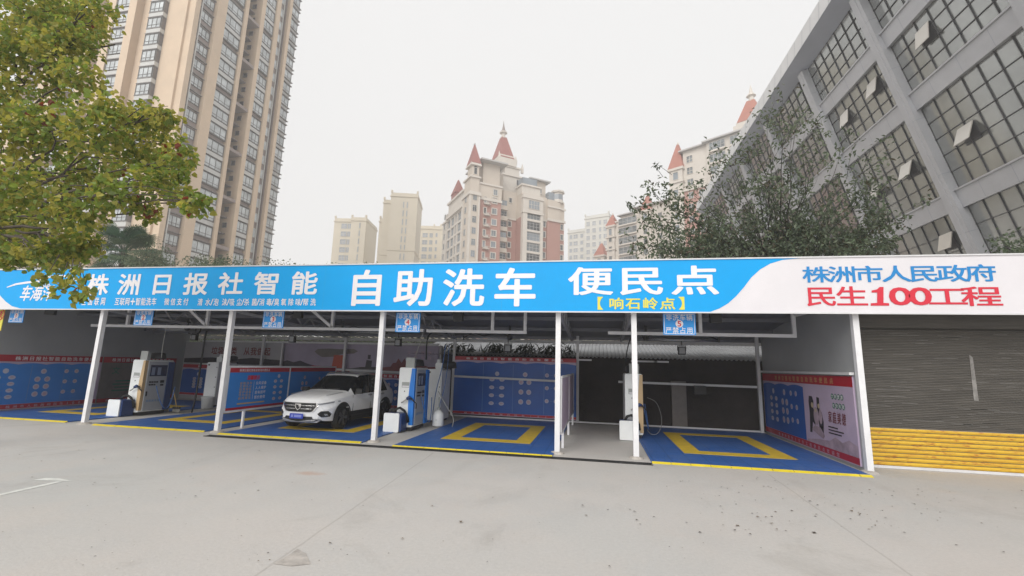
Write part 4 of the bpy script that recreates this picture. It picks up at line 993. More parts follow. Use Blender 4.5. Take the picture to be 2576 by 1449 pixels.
    def decal(name, pts, off, m_, par=None, depth=None, res=8):
        """polygon given in the front view, laid on the body"""
        q = MB(); cxx = sum(p[0] for p in pts) / len(pts); czz = sum(p[1] for p in pts) / len(pts); ring = []
        for i in range(len(pts)):
            a, b = pts[i], pts[(i + 1) % len(pts)]
            for k in range(4): ring.append((a[0] + (b[0] - a[0]) * k / 4, a[1] + (b[1] - a[1]) * k / 4))
        n = len(ring); lay = (1.0, .66, .33)
        vs = [(cxx + (x - cxx) * s, ysurf(cxx + (x - cxx) * s, czz + (z - czz) * s) - off, czz + (z - czz) * s) for s in lay for x, z in ring]
        vs.append((cxx, ysurf(cxx, czz) - off, czz))
        fs_ = [(l * n + i, l * n + (i + 1) % n, (l + 1) * n + (i + 1) % n, (l + 1) * n + i) for l in range(2) for i in range(n)] + [(2 * n + i, 2 * n + (i + 1) % n, 3 * n) for i in range(n)]
        # rim back to the body
        o = len(vs); vs += [(x, ysurf(x, z) + .01, z) for x, z in ring]; fs_ += [(i, (i + 1) % n, o + (i + 1) % n, o + i) for i in range(n)]
        q.add(vs, fs_); return q.build(name, m_, par or t_, local=True, smooth=False)
    gr = decal('grille', [(-.52, .80), (.52, .80), (.57, .76), (.44, .575), (.36, .545), (-.36, .545), (-.44, .575), (-.57, .76)], .022, 'car_black')
    for z, w in ((.725, .50), (.635, .42)):
        decal('grille_bar', [(-w, z + .007), (-.09, z + .007), (-.09, z - .007), (-w, z - .007)], .038, 'car_chrome', gr); decal('grille_bar', [(.09, z + .007), (w, z + .007), (w, z - .007), (.09, z - .007)], .038, 'car_chrome', gr)
    em = decal('emblem', [(-.095, .775), (.095, .775), (.10, .745), (.085, .66), (0, .585), (-.085, .66), (-.10, .745)], .045, 'car_chrome', gr)
    decal('emblem', [(-.065, .745), (.01, .745), (.02, .72), (-.03, .70), (.05, .70), (.06, .66), (0, .615), (-.05, .665)], .052, 'car_black', gr)
    for s_ in (-1, 1):
        X = lambda pts: [(s_ * x, z) for x, z in pts][::s_]
        decal('chrome_edge', X([(.52, .82), (.575, .80), (.60, .755), (.47, .56), (.42, .535), (.45, .565), (.575, .755), (.545, .785)]), .026, 'car_chrome')
        decal('headlight', X([(.56, .785), (.66, .80), (.84, .845), (.85, .81), (.70, .765), (.58, .745)]), .03, 'car_lamp')
        fl = decal('fog_lamp_bezel', X([(.57, .50), (.65, .575), (.78, .575), (.82, .50), (.78, .41), (.65, .40)]), .024, 'car_black')
        decal('fog_lamp', X([(.72, .50), (.77, .49), (.77, .44), (.72, .44)]), .034, 'car_lamp', fl)
    it = decal('lower_intake', [(-.42, .42), (.42, .42), (.47, .34), (.40, .27), (-.40, .27), (-.47, .34)], .022, 'car_black')
    decal('skid_plate', [(-.46, .285), (-.40, .262), (.40, .262), (.46, .285), (.60, .36), (.66, .33), (.52, .235), (.40, .215), (-.40, .215), (-.52, .235), (-.66, .33), (-.60, .36)], .034, 'car_grey')
    q = MB(); q.rbox(-.22, .22, -.075, -.06, .365, .505, .015); lp = q.build('licence_plate', 'plate_blue', t_, local=True)
    q = MB(); q.box(-.17, -.10, -.078, -.076, .40, .47); q.box(-.07, .17, -.078, -.076, .40, .47); q.build('blurred_marks', 'plate_smudge', lp, local=True)
    # wheels and arches
    def wheel(x, y):
        s_ = 1 if x > 0 else -1; c = (x, y, .345 - .03 + .0)
        q = MB(); q.cyl_x((0, 0, 0), .345, .2, 28, 0, [(.20, -.10 * s_), (.315, -.105 * s_), (.345, -.075 * s_), (.345, .07 * s_), (.318, .10 * s_), (.235, .105 * s_), (.20, .06 * s_)])
        q.v = [(a + c[0], b + c[1], c_ + c[2] + .03) for a, b, c_ in q.v]
        w_ = thing('w', None, None); bpy.data.objects.remove(w_)
        ty = q.build('wheel', 'rubber', t_, local=True, smooth=True)
        q = MB()
        for k in range(5):
            for dlt in (-.13, .13):
                a = 2 * math.pi * k / 5 + dlt; a2 = 2 * math.pi * k / 5 + dlt * .4
                q.bar((c[0] + .10 * s_, c[1] + .05 * math.cos(a2), c[2] + .03 + .05 * math.sin(a2)), (c[0] + .096 * s_, c[1] + .23 * math.cos(a), c[2] + .03 + .23 * math.sin(a)), .045, .03, 0, (1, 0, 0))
        q.cyl_x((c[0] + .085 * s_, c[1], c[2] + .03), .06, .04, 14)
        q.build('rim', 'rim_dark', ty, local=True)
        # arch: dark well on the body side and black lip
        q = MB(); n = 18; pts = [(c[1] + .41 * math.cos(math.pi * k / n), max(.22, .345 + .415 * math.sin(math.pi * k / n))) for k in range(n + 1)]
        xx = s_ * .8735
        q.add([(xx - s_ * .004 * (1 if z < .5 else 1), y_, z) for y_, z in pts], [tuple(range(n + 1))])
        for k in range(n):
            a, b = math.pi * k / n, math.pi * (k + 1) / n
            f_ = lambda r, t: (xx + s_ * .006, c[1] + r * math.cos(t), .345 + r * 1.01 * math.sin(t))
            q.add([f_(.405, a), f_(.45, a), f_(.45, b), f_(.405, b)], [(0, 1, 2, 3)])
        q.build('wheel_arch', 'car_black', t_, local=True)
    for s_ in (-1, 1):
        for y in (.86, 3.42): wheel(s_ * .785, y)
        q = MB(); q.box(s_ * .86 - .015, s_ * .86 + .018, 1.30, 2.98, .22, .36); q.build('side_cladding', 'car_black', t_, local=True)
        q = MB(); q.tube([(s_ * .57, 2.02, 1.545), (s_ * .585, 2.2, 1.62), (s_ * .585, 3.2, 1.63), (s_ * .55, 3.65, 1.54)], .022, 8); q.build('roof_rail', 'car_grey', t_, local=True, smooth=True)
        m_ = MB(); m_.rbox(s_ * .98 - .12, s_ * .98 + .10, 1.50, 1.62, 1.0, 1.16, .05); m_.bar((s_ * .80, 1.60, 1.0), (s_ * .94, 1.57, 1.05), .06, .05); mo = m_.build('wing_mirror', 'car_black', t_, local=True)
        m_ = MB(); m_.box(s_ * .98 - .12, s_ * .98 + .09, 1.495, 1.5, .985, 1.0); m_.build('mirror_trim', 'car_grey', mo, local=True)
        for y in (2.28, 3.1):
            h_ = MB(); h_.bar((s_ * .875, y, .93), (s_ * .875, y + .2, .935), .03, .035); h_.build('door_handle', 'car_grey', t_, local=True)
        for y0 in (1.38, 2.42, 3.25):
            d_ = MB(); d_.bar((s_ * .872, y0, .38), (s_ * .873, y0 + .02, .62), .008, .012); d_.bar((s_ * .873, y0 + .02, .62), (s_ * .842, y0 + .02, .97), .008, .012); d_.build('door_seam', 'car_black', t_, local=True)
        p_ = MB(); p_.bar((s_ * .832, 2.47, 1.0), (s_ * .612, 2.55, 1.55), .07, .02, 0, (1, 0, 0)); p_.bar((s_ * .832, 3.30, 1.02), (s_ * .60, 3.28, 1.53), .07, .02, 0, (1, 0, 0)); p_.build('door_pillars', 'car_black', sw_, local=True)
    q = MB(); q.add([(-.42, 2.15, 1.602), (.42, 2.15, 1.602), (.44, 2.7, 1.618), (-.44, 2.7, 1.618)], [(0, 1, 2, 3)]); q.build('sunroof', 'car_glass', t_, local=True)
    for s_ in (-1, 1):
        q = MB(); q.bar((s_ * .60, .38, 1.0 + .003), (s_ * .66, 1.1, 1.066), .010, .012); q.build('bonnet_seam', 'car_grey', t_, local=True)
        q = MB(); q.bar((s_ * .3 - .3, 1.24, 1.13), (s_ * .3 + .1, 1.31, 1.15), .02, .02); q.build('wiper', 'car_black', t_, local=True)
    q = MB(); q.box(-.12, 0.02, 1.62, 1.63, 1.20, 1.27); q.build('dashboard_card', 'lens', t_, local=True)
car()

# ------------------------------------------------------------------ window meshes (shared)
WM = {}
def win_mesh(w, h, nx, ny, frame, glass, fw=.06, dep=.10, trim=None, tw=.18):
    """window facing -y, centred on x, bottom at z=0"""
    k = (w, h, nx, ny, frame, glass, fw, trim)
    if k in WM: return WM[k]
    q = MB()
    q.add([(-w / 2, 0, 0), (w / 2, 0, 0), (w / 2, 0, h), (-w / 2, 0, h)], [(0, 1, 2, 3)], 1)
    for x in (-w / 2, w / 2 - fw): q.box(x, x + fw, -dep, .02, 0, h, 0)
    for z in (0, h - fw): q.box(-w / 2 + fw, w / 2 - fw, -dep, .02, z, z + fw, 0)
    for i in range(1, nx): x = -w / 2 + w * i / nx; q.box(x - fw / 2, x + fw / 2, -dep * .6, .015, fw, h - fw, 0)
    for z in ny: q.box(-w / 2 + fw, w / 2 - fw, -dep * .5, .01, h * z - fw / 2, h * z + fw / 2, 0)
    ms = [frame, glass]
    if trim:
        ms.append(trim)
        for x in (-w / 2 - tw, w / 2): q.box(x, x + tw, -.16, .02, -tw, h + tw, 2)
        for z in (-tw, h): q.box(-w / 2, w / 2, -.16, .02, z, z + tw, 2)
    o = q.build('window', ms, None, recentre=False); me = o.data; bpy.data.objects.remove(o); WM[k] = me
    return me
def put(me, parent, name, loc, rz=0.0):
    o = bpy.data.objects.new(name, me); COL.objects.link(o); o.parent = parent; o.location = loc; o.rotation_euler = (0, 0, rz); return o
def merge(name, items, parent):
    """many far windows as one part: items = (mesh, loc, rz)"""
    q = MB(); mats = []
    for me, loc, rz in items:
        mp = []
        for m in me.materials:
            if m.name not in mats: mats.append(m.name)
            mp.append(mats.index(m.name))
        X = Matrix.Translation(loc) @ Matrix.Rotation(rz, 4, 'Z'); o = len(q.v)
        q.v += [tuple(X @ v.co) for v in me.vertices]
        for p in me.polygons: q.f.append([i + o for i in p.vertices]); q.m.append(mp[p.material_index])
    o = q.build(name, mats, parent, local=True); o['kind'] = 'stuff'; return o
EAST = R(90); WEST = R(-90)

# ------------------------------------------------------------------ tall beige tower on the left
FH = 3.1
tw_ = thing('apartment_tower', 'very tall beige and mauve apartment tower behind the leafy tree', 'tower', (-67.1, 56.9, 0))
TOP = 98.0
def P_(name, m, boxes):
    q = MB()
    for b in boxes: q.box(*b)
    return q.build(name, m, tw_, local=True)
P_('core_wall', 'tower_mauve', [(-36, -.45, 3.0, 24.3, 0, TOP), (-36, -3.3, .6, 2.99, 0, TOP)] if False else [(-34, -3.4, 1.5, 24.3, 0, TOP), (-3.4, -.45, .02, 10.6, 0, TOP), (-3.4, -.45, 13.7, 20.0, 0, TOP), (-3.4, -.45, 21.0, 24.3, 0, TOP), (-3.4, -1.6, 20.0, 21.0, 0, TOP)])
P_('corner_wall', 'tower_beige', [(-5.1, -1.3, -.35, 3.0, 0, TOP), (-1.3, 0, 0, .9, 0, TOP)])
P_('pilaster', 'tower_beige', [(-.45, .35, 3.85, 5.75, 0, TOP)])
P_('pilaster', 'tower_beige', [(-3.3, .3, 9.8, 10.55, 0, TOP)])
P_('pilaster', 'tower_beige', [(-3.38, .3, 13.65, 14.6, 0, TOP)])
P_('pilaster', 'tower_beige', [(-.45, .3, 17.6, 18.65, 0, TOP)])
P_('pilaster', 'tower_beige', [(-.45, .25, 21.2, 22.0, 0, TOP)])
P_('recess_wall', 'tower_beige', [(-12.4, -9.0, 1.2, 2.0, 0, TOP), (-9.0, -5.1, .9, 2.0, 0, TOP)])
P_('pilaster', 'tower_beige', [(-14.0, -12.4, -.1, 2.0, 0, TOP)])
P_('pilaster', 'tower_beige', [(-18.7, -17.0, -.1, 2.0, 0, TOP)])
P_('pilaster', 'tower_beige', [(-22.6, -21.2, -.1, 2.0, 0, TOP)])
P_('pilaster', 'tower_beige', [(-30.5, -26.4, -.3, 2.0, 0, TOP)])
P_('pilaster', 'tower_beige', [(-36.0, -34.2, -.3, 2.0, 0, TOP)])
P_('drain_pipe', 'tower_spandrel', [(-.1, .06, 1.15, 1.27, 0, TOP)])
P_('drain_pipe', 'tower_spandrel', [(-.1, .10, 19.75, 19.87, 0, TOP)])
NF = int(TOP / FH)
q = MB()
for k in range(NF):
    z = k * FH
    q.box(-.45, -.10, .92, 3.84, z, z + .12); q.box(-.45, .0, 5.76, 9.78, z + .0, z + .08); q.box(-.45, .0, 5.76, 9.78, z + .86, z + .92)
    q.box(-.45, .0, 14.62, 17.58, z + .0, z + .08); q.box(-.45, .0, 14.62, 17.58, z + .86, z + .92)
    q.box(-.45, .30, 22.02, 24.6, z - .08, z + .10); q.box(-.45, .34, 22.02, 24.7, z + .85, z + .95)
    q.box(-17.0, -14.0, .0, .4, z - .05, z + .1); q.box(-8.1, -5.1, -1.15, -.3, z - .06, z + .06); q.box(-8.1, -5.1, -1.15, -.3, z + .85, z + .95)
q.build('sill_bands', 'tower_sill', tw_, local=True)['kind'] = 'stuff'
q = MB()
for k in range(NF):
    z = k * FH
    if k % 3 != 1:
        q.box(-.45, -.06, 5.78, 9.76, z + .10, z + .82); q.box(-.45, -.06, 14.64, 17.56, z + .10, z + .82)
    q.box(-.45, -.04, 22.04, 24.4, z + .10, z + .85); q.box(-17.0, -14.0, .1, .5, z + .1, z + .85)
    q.box(-8.0, -5.15, -1.08, -.3, z + .06, z + .85)
q.build('spandrel_panels', 'tower_spandrel', tw_, local=True)['kind'] = 'stuff'
for k in range(2, NF):
    if k % 3 == 1:
        q = MB(); q.box(-3.3, .15, 10.56, 13.64, k * FH - .25, k * FH + .35); q.build('cross_beam', 'tower_mauve', tw_, local=True)
q = MB()
for k in range(NF): q.box(-3.3, -1.2, 10.56, 13.64, k * FH - .1, k * FH + .1)
q.build('recess_slabs', 'tower_dark', tw_, local=True)['kind'] = 'stuff'
q = MB(); q.box(-3.42, -3.32, 10.56, 13.64, 0, TOP)
for k in range(NF): q.box(-.42, -.2, 0.92, 1.12, k * FH, k * FH + 3)
q.build('dark_strip', 'tower_dark', tw_, local=True)
q = MB(); q.box(-.40, -.22, .92, 1.14, 0, TOP); q.box(-1.62, -1.5, 20.0, 21.0, 0, TOP); q.build('dark_strip', 'tower_dark', tw_, local=True)
wA = win_mesh(2.3, 1.75, 3, (.3,), 'tower_frame', 'tower_glass', .07)
wB = win_mesh(3.8, 1.95, 3, (.28,), 'tower_frame', 'tower_glass', .07)
wC = win_mesh(2.8, 1.95, 3, (.28,), 'tower_frame', 'tower_glass', .07)
wD = win_mesh(1.0, 1.8, 1, (), 'tower_spandrel', 'tower_glass', .07)
wE = win_mesh(2.25, 1.95, 2, (.3,), 'tower_frame', 'tower_glass', .07)
wF = win_mesh(2.8, 1.8, 3, (.3,), 'tower_frame', 'tower_glass', .07)
wG = win_mesh(2.7, 1.95, 3, (.32,), 'tower_frame', 'tower_glass', .07)
wH = win_mesh(.75, 1.95, 1, (.32,), 'tower_frame', 'tower_glass', .07)
sq = win_mesh(.95, .95, 1, (), 'tower_dark', 'glass_dark', .06)
rest = []
k0, k1 = 5, 26
for k in range(k0, NF):
    z = k * FH
    fine = k < k1
    for me, loc, rz, big in ((wA, (-.38, 2.55, z + 1.05), EAST, True), (wB, (-.10, 7.77, z + .98), EAST, True), (wC, (-.10, 16.1, z + .98), EAST, True), (wF, (-15.5, .12, z + 1.0), 0, True),
                             (wD, (-.12, 19.2, z + 1.0), EAST, False), (wE, (.0, 23.2, z + 1.0), EAST, False), (wF, (-24.5, .5, z + 1.0), 0, False), (wF, (-32.3, .3, z + 1.0), 0, False)):
        if fine and big: put(me, tw_, 'window', loc, rz)
        else: rest.append((me, loc, rz))
    if k % 3 != 1 or True: rest.append((sq, (-1.5, 13.62, z + 1.2), 0)); rest.append((win_mesh(.8, 1.4, 1, (), 'tower_frame', 'glass_dark'), (-8.55, .88, z + 1.1), 0))
    if fine:
        bw = put(wG, tw_, 'bay_window', (-6.62, -1.05, z + .97)); put(wH, bw, 'side_pane', (1.38, .40, 0), EAST)
    else: rest.append((wG, (-6.62, -1.05, z + .97), 0))
merge('window', rest, tw_)
q = MB(); q.box(-8.0, -5.2, -.95, .85, 0, TOP); q.build('bay_core', 'tower_dark', tw_, local=True)
q = MB(); q.box(-34, -.5, 1.5, 24.0, TOP, TOP + 1); q.build('roof', 'tower_beige', tw_, local=True)

# ------------------------------------------------------------------ red roofed castle like block in the middle
def frame_of(u, v, zc, th):
    d = V((u - PPX, v - PPY, F_PX)) * (zc / F_PX)
    return V((d.dot(cx), d.dot(cy), 0)), R(th)
def pyr(q, s0, s1, t0, t1, z0, z1, top=.12, mi=0):
    a, b = (s0 + s1) / 2, (t0 + t1) / 2; w = (s1 - s0) * top / 2; d = (t1 - t0) * top / 2
    q.add([(s0, t0, z0), (s1, t0, z0), (s1, t1, z0), (s0, t1, z0), (a - w, b - d, z1), (a + w, b - d, z1), (a + w, b + d, z1), (a - w, b + d, z1)], [(0, 1, 5, 4), (1, 2, 6, 5), (2, 3, 7, 6), (3, 0, 4, 7), (4, 5, 6, 7), (3, 2, 1, 0)], mi)
O, th = frame_of(*[798.6 + .2728 * 1395, 287.5 + .2728 * 1000], 120, 37)
cs = thing('apartment_block', 'pink and cream apartment block with red spires in the middle distance', 'apartment block', O, th)
def CB(name, m, fn, parent=None):
    q = MB(); fn(q); return q.build(name, m, parent or cs, local=True)
def boxes(*bs):
    def fn(q):
        for b in bs: q.box(*b)
    return fn
ZC = 47.2
# corner turret
tu = CB('corner_turret', 'castle_cream', boxes((-.1, 2.75, -.25, 5.2, 0, 46.8), (.1, 2.6, 0, 4.9, 47.8, 51.8), (.35, 2.45, .25, 3.4, 52.4, 55.4)))
CB('cornice', 'castle_trim', boxes((-.45, 3.1, -.6, 5.5, 46.8, 47.2), (-.3, 2.95, -.45, 5.3, 47.2, 47.8), (-.3, 2.9, -.4, 5.2, 51.8, 52.2), (-.1, 2.75, -.2, 4.0, 52.2, 52.4), (-.2, 3.0, -.3, 4.0, 55.4, 55.8), (-.05, 2.8, -.15, 3.8, 55.8, 56.1)), tu)
CB('pilaster_strips', 'castle_trim', boxes((-.2, .35, -.35, -.25, 0, 46.8), (2.35, 2.85, -.35, -.25, 0, 46.8), (-.2, -.1, 4.7, 5.2, 0, 46.8), (-.2, -.1, -.3, .3, 0, 46.8)), tu)
CB('turret_roof', 'castle_roof', lambda q: pyr(q, -.05, 2.85, -.2, 3.8, 56.1, 62.2, .1), tu)
CB('finial', 'castle_grey', lambda q: q.lathe([(.28, 0), (.32, .25), (.2, .5), (.05, .7)], (1.4, 1.8, 62.1), 10), tu)
put(win_mesh(1.0, 2.0, 1, (), 'castle_trim', 'glass_dark', .1), tu, 'arched_window', (1.4, .24, 52.9))
CB('window_arch', 'glass_dark', lambda q: q.add([(1.4 + .5 * math.cos(R(a)), .22, 54.9 + .5 * math.sin(R(a))) for a in range(0, 181, 20)], [tuple(range(10))]), tu)
# main volumes
CB('wall', 'castle_pink', boxes((2.75, 9.5, .55, 12, 0, 46.4)))
CB('wall', 'castle_pink', boxes((11.9, 16.2, 4.5, 14, 0, 43.6)))
CB('wall', 'castle_pink', boxes((16.2, 24.6, 1.3, 14, 0, 43.8), (24.6, 29.0, .75, 14, 0, 44.2), (29.0, 30.6, 1.2, 14, 0, 44.4)))
CB('upper_wall', 'castle_cream', boxes((2.75, 9.5, .5, 12, 46.4, 51.2), (11.9, 16.2, 4.45, 14, 43.6, 52), (16.2, 24.6, 1.25, 14, 43.8, 51), (24.6, 29.0, .7, 14, 44.2, 50.5), (29.0, 30.65, 1.15, 14, 44.4, 50.5)))
CB('cornice', 'castle_trim', boxes((2.76, 9.7, .25, .55, 46.2, 46.9), (2.76, 9.7, .2, .5, 50.6, 51.1), (11.9, 16.1, 4.2, 4.5, 43.4, 43.9), (24.5, 29.2, .4, .8, 43.9, 44.6), (29.0, 30.95, .85, 1.25, 44.1, 44.8), (24.5, 29.2, .35, .75, 48.0, 48.5), (29.0, 30.95, .8, 1.2, 48.0, 48.5), (22.7, 24.6, .95, 1.3, 43.6, 44.2)))
CB('stair_wall', 'castle_cream', boxes((4.2, 9.3, 1.6, 11, 51.2, 57.6)))
CB('slab_roof', 'castle_grey', lambda q: (q.box(2.8, 10.9, -.4, 12.2, 57.6, 58.0), pyr(q, 2.8, 10.9, -.4, 12.2, 58.0, 59.0, .5)))
CB('recess_wall', 'castle_cream', boxes((9.5, 11.9, 5.0, 14, 0, 57)))
# balcony stack in the recess
for k in range(8):
    z = 24.5 + 3.12 * k
    b_ = CB('balcony', 'castle_cream', boxes((9.55, 12.6, 2.6, 4.9, z - .9, z + .35)))
    put(win_mesh(2.6, 1.6, 3, (.4,), 'castle_grey', ('glass_dark', 'glass_pale')[(k * 7) % 3 == 1], .07), b_, 'balcony_glazing', (11.1, 2.9, z + .35))
# projecting glazed block
CB('bay_wall', 'castle_trim', boxes((16.2, 17.55, .0, 1.4, 0, 44.8), (21.9, 22.75, .0, 1.4, 0, 44.8), (16.2, 22.75, .1, 1.4, 44.8, 50.4), (16.3, 22.4, 1.3, 5, 50.4, 53.6), (16.0, 22.9, -.2, 1.3, 44.8, 45.4), (16.0, 22.9, -.2, 1.3, 49.2, 49.7), (16.0, 22.7, .9, 5.2, 53.3, 53.8)))
CB('roof_glazing', 'glass_pale', boxes((16.9, 21.6, 2.0, 5.0, 53.8, 56.2)))
put(win_mesh(3.6, 2.6, 4, (.5,), 'castle_trim', 'glass_pale', .09), cs, 'balcony_glazing', (19.7, .04, 46.2))
for k in range(7):
    z = 24.2 + 3.12 * k
    put(win_mesh(4.3, 2.45, 4, (.42, .8), 'castle_grey', ('glass_grey', 'glass_dark', 'glass_pale')[(k * 2) % 3], .08), cs, 'balcony_glazing', (19.73, .45, z + .3))
    CB('balcony_slab', 'castle_trim', boxes((17.55, 21.9, .1, 1.3, z - .35, z + .28)))
CB('upper_block', 'castle_cream', boxes((20.2, 25.4, 3.5, 11, 51, 56.6)))
CB('slab_roof', 'castle_grey', lambda q: (q.box(19.4, 26.6, 2.4, 12, 56.6, 57.0), pyr(q, 19.4, 26.6, 2.4, 12, 57.0, 58.0, .5)))
# octagonal corner pavilion
CB('corner_pavilion', 'castle_trim', lambda q: q.lathe([(1.9, 50.2), (1.9, 50.8), (1.6, 50.9), (1.6, 53.4), (2.1, 53.5), (2.1, 54.0), (1.2, 54.3)], (28.9, 2.2, 0), 8, 0, R(22.5)))
CB('pavilion_windows', 'glass_pale', lambda q: q.lathe([(1.63, 51.3), (1.63, 52.9)], (28.9, 2.2, 0), 8, 0, R(22.5)))
CB('roof_glazing', 'glass_pale', boxes((25.4, 27.6, 1.6, 6, 50.5, 53.2)))
# central spire
sp = CB('spire_base', 'castle_trim', boxes((12.4, 18.6, 6.2, 12, 52, 58.0), (13.2, 18.0, 6.6, 11.6, 58.0, 60.8), (10.6, 16.6, 6.0, 11.6, 60.8, 63.0), (11.2, 16.0, 6.3, 11.2, 63.0, 64.0), (12.0, 19.0, 5.8, 12.3, 57.5, 58.0), (13.0, 18.3, 6.3, 11.8, 60.4, 60.9)))
CB('spire_roof', 'castle_roof', lambda q: pyr(q, 10.6, 16.0, 6.2, 11.6, 63.2, 70.6, .30), sp)
CB('cupola', 'castle_trim', lambda q: (q.lathe([(1.0, 70.4), (1.05, 70.7), (.6, 70.8), (.6, 72.0), (1.25, 72.2), (1.15, 72.5)], (13.3, 8.9, 0), 8), q.lathe([(1.1, 72.5), (.55, 73.2), (.25, 74.6), (.03, 76.4)], (13.3, 8.9, 0), 8, 1)), sp).data.materials.append(M['tower_mauve'])
for s_, t0, z in ((16.6, 6.6, 62.8), (18.8, 6.4, 60.6), (11.0, 6.4, 63.0)):
    CB('pinnacle', 'castle_trim', lambda q: (q.box(s_ - .35, s_ + .35, t0 - .35, t0 + .35, z - 1.2, z), pyr(q, s_ - .38, s_ + .38, t0 - .38, t0 + .38, z, z + 1.9, .05)), sp)
# left side wing
CB('side_wall', 'castle_trim', boxes((.0, 2, 5.2, 6.4, 0, 45.6), (.6, 8, 6.4, 18.9, 0, 45.2), (.0, 2, 18.9, 22.8, 0, 44.6), (.3, 8, 5.2, 19, 45.2, 50.2), (.6, 8, 18.9, 22.5, 44.6, 47.6), (-.3, 1, 5.3, 19.4, 45.0, 45.7), (-.3, 1, 18.6, 23.2, 44.3, 44.9), (-.2, 1, 5.3, 19.2, 49.6, 50.2)))
CB('mullion_strips', 'castle_trim', boxes((.15, .7, 9.9, 10.6, 0, 45), (.15, .7, 12.2, 12.8, 0, 45), (.15, .7, 15.6, 16.1, 0, 45)))
CB('side_pediment', 'castle_roof', lambda q: (pyr(q, 0.2, 3.2, 13.0, 17.4, 52.2, 56.8, .1), q.box(.4, 3.0, 13.2, 17.2, 50.2, 52.2, 1)))
cs.children[-1].data.materials.append(M['castle_trim'])
for k in range(8):
    z = 23.4 + 3.12 * k
    for t0, w in ((8.1, 3.2), (11.35, 1.3), (14.2, 2.6), (17.4, 2.5)):
        put(win_mesh(w, 2.3, max(1, int(w / .9)), (.4,), 'castle_grey', ('glass_dark', 'glass_grey', 'glass_pale')[(k * 3 + int(t0)) % 3], .08), cs, 'side_window', (.55, t0, z), WEST)
    CB('side_slab', 'castle_trim', boxes((.25, .8, 6.4, 18.9, z - .75, z - .1)))
    put(win_mesh(1.1, 1.7, 1, (), 'castle_grey', 'glass_grey', .08), cs, 'side_window', (-.03, 20.8, z + .3), WEST)
# windows of the front
rn = random.Random(3)
gl = lambda: rn.choice(['glass_dark', 'glass_grey', 'glass_grey', 'glass_pale'])
for k in range(8):
    z = 24.3 + 3.12 * k
    put(win_mesh(1.15, 1.75, 2, (.72,), 'castle_grey', gl(), .07), cs, 'window', (1.35, -.27, z - .75))
    put(win_mesh(1.3, 1.7, 2, (), 'castle_grey', 'glass_grey', .07), cs, 'window', (-.12, 2.6, z - .75), WEST)
    if k < 8:
        put(win_mesh(1.4, 1.6, 2, (), 'castle_grey', gl(), .07, trim='castle_trim'), cs, 'window', (7.45, .52, z - .3))
        put(win_mesh(.7, 1.7, 1, (), 'castle_grey', gl(), .07, trim='castle_trim', tw=.14), cs, 'window', (4.7, .52, z - .6))
        b_ = CB('ac_balcony', 'castle_trim', boxes((4.3, 6.1, -.35, .55, z - 1.15, z - 1.0), (4.8, 5.7, -.05, .35, z - 1.0, z - .45)))
        CB('balcony_rail', 'castle_grey', lambda q: [q.box(4.3 + .3 * i, 4.34 + .3 * i, -.35, -.31, z - 1.0, z - .4) for i in range(7)] + [q.box(4.3, 6.14, -.36, -.30, z - .42, z - .36)], b_)
    if k < 7:
        put(win_mesh(.95, 1.5, 1, (), 'castle_grey', 'glass_dark', .07, trim='castle_trim'), cs, 'window', (14.1, 4.47, z - 1.6))
        put(win_mesh(1.3, 1.7, 2, (), 'castle_grey', 'glass_grey', .07, trim='castle_trim', tw=.14), cs, 'window', (23.6, 1.27, z - 1.0))
        put(win_mesh(.95, 1.6, 1, (.6,), 'castle_grey', 'glass_grey', .07, trim='castle_trim'), cs, 'window', (29.75, 1.17, z - 1.0))
put(win_mesh(1.2, 1.6, 2, (), 'castle_grey', 'glass_grey', .07, trim='castle_trim'), cs, 'window', (7.6, .47, 48.2))
put(win_mesh(.9, 1.4, 1, (), 'castle_grey', 'glass_dark', .07, trim='castle_trim'), cs, 'window', (14.2, 4.42, 48.6))
put(win_mesh(1.2, 1.6, 2, (), 'castle_grey', 'glass_grey', .07, trim='castle_trim'), cs, 'window', (23.4, 3.48, 53.0))
put(win_mesh(1.0, 1.7, 1, (), 'castle_grey', 'glass_dark', .07), cs, 'window', (17.4, 6.17, 55.2))

# ------------------------------------------------------------------ far cream towers
def plain_tower(name, u, zc, th, label, blocks, cols, mat_='far_cream', fh=3.0, ztop=57, zlow=20):
    O, a = frame_of(u, 660, zc, th); t_ = thing(name, label, 'tower', O, a, None)
    for b in blocks:
        q = MB(); q.box(*b); q.build('wall', mat_, t_, local=True)
        q = MB(); q.box(b[0] - .25, b[1] + .25, b[2] - .25, b[3] + .25, b[5] - 1.4, b[5] - 1.0); q.box(b[0] - .2, b[1] + .2, b[2] - .2, b[3] + .2, b[5] * .66 - .2, b[5] * .66 + .2)
        q.box(b[0] - .1, b[0] + .5, b[2] - .1, b[2] + .5, b[5], b[5] + .9); q.box(b[1] - .5, b[1] + .1, b[2] - .1, b[2] + .5, b[5], b[5] + .9)
        q.build('parapet', mat_, t_, local=True)
    cnt = 0; rest = []
    for s_, t0, rz, w, h, nx, top, gls in cols:
        me = win_mesh(w, h, nx, (.5,) if w > 1.5 else (), 'far_grey', gls, .10)
        z = top
        while z > zlow:
            loc = (s_, t0 - .03, z) if rz == 0 else (s_ - .03 if rz < 0 else s_ + .03, t0, z)
            if cnt < 96: put(me, t_, 'window', loc, rz); cnt += 1
            else: rest.append((me, loc, rz))
            z -= fh
    if rest: merge('window', rest, t_)
    return t_
plain_tower('apartment_tower', 840, 165, 10, 'pale cream tower left of the other two plain towers', [(-1.2, 5.4, 0, 12, 0, 54.0), (5.4, 10.9, -1.0, 12, 0, 54.2)],
            [(2.6, 0, 0, 2.2, 2.0, 2, 50, 'far_glass'), (4.5, 0, 0, 1.3, 2.0, 2, 50, 'far_glass'), (8.7, -1.0, 0, .5, 2.2, 1, 50, 'far_glass'), (-1.2, 4, WEST, 1.2, 1.6, 1, 50, 'far_glass')])
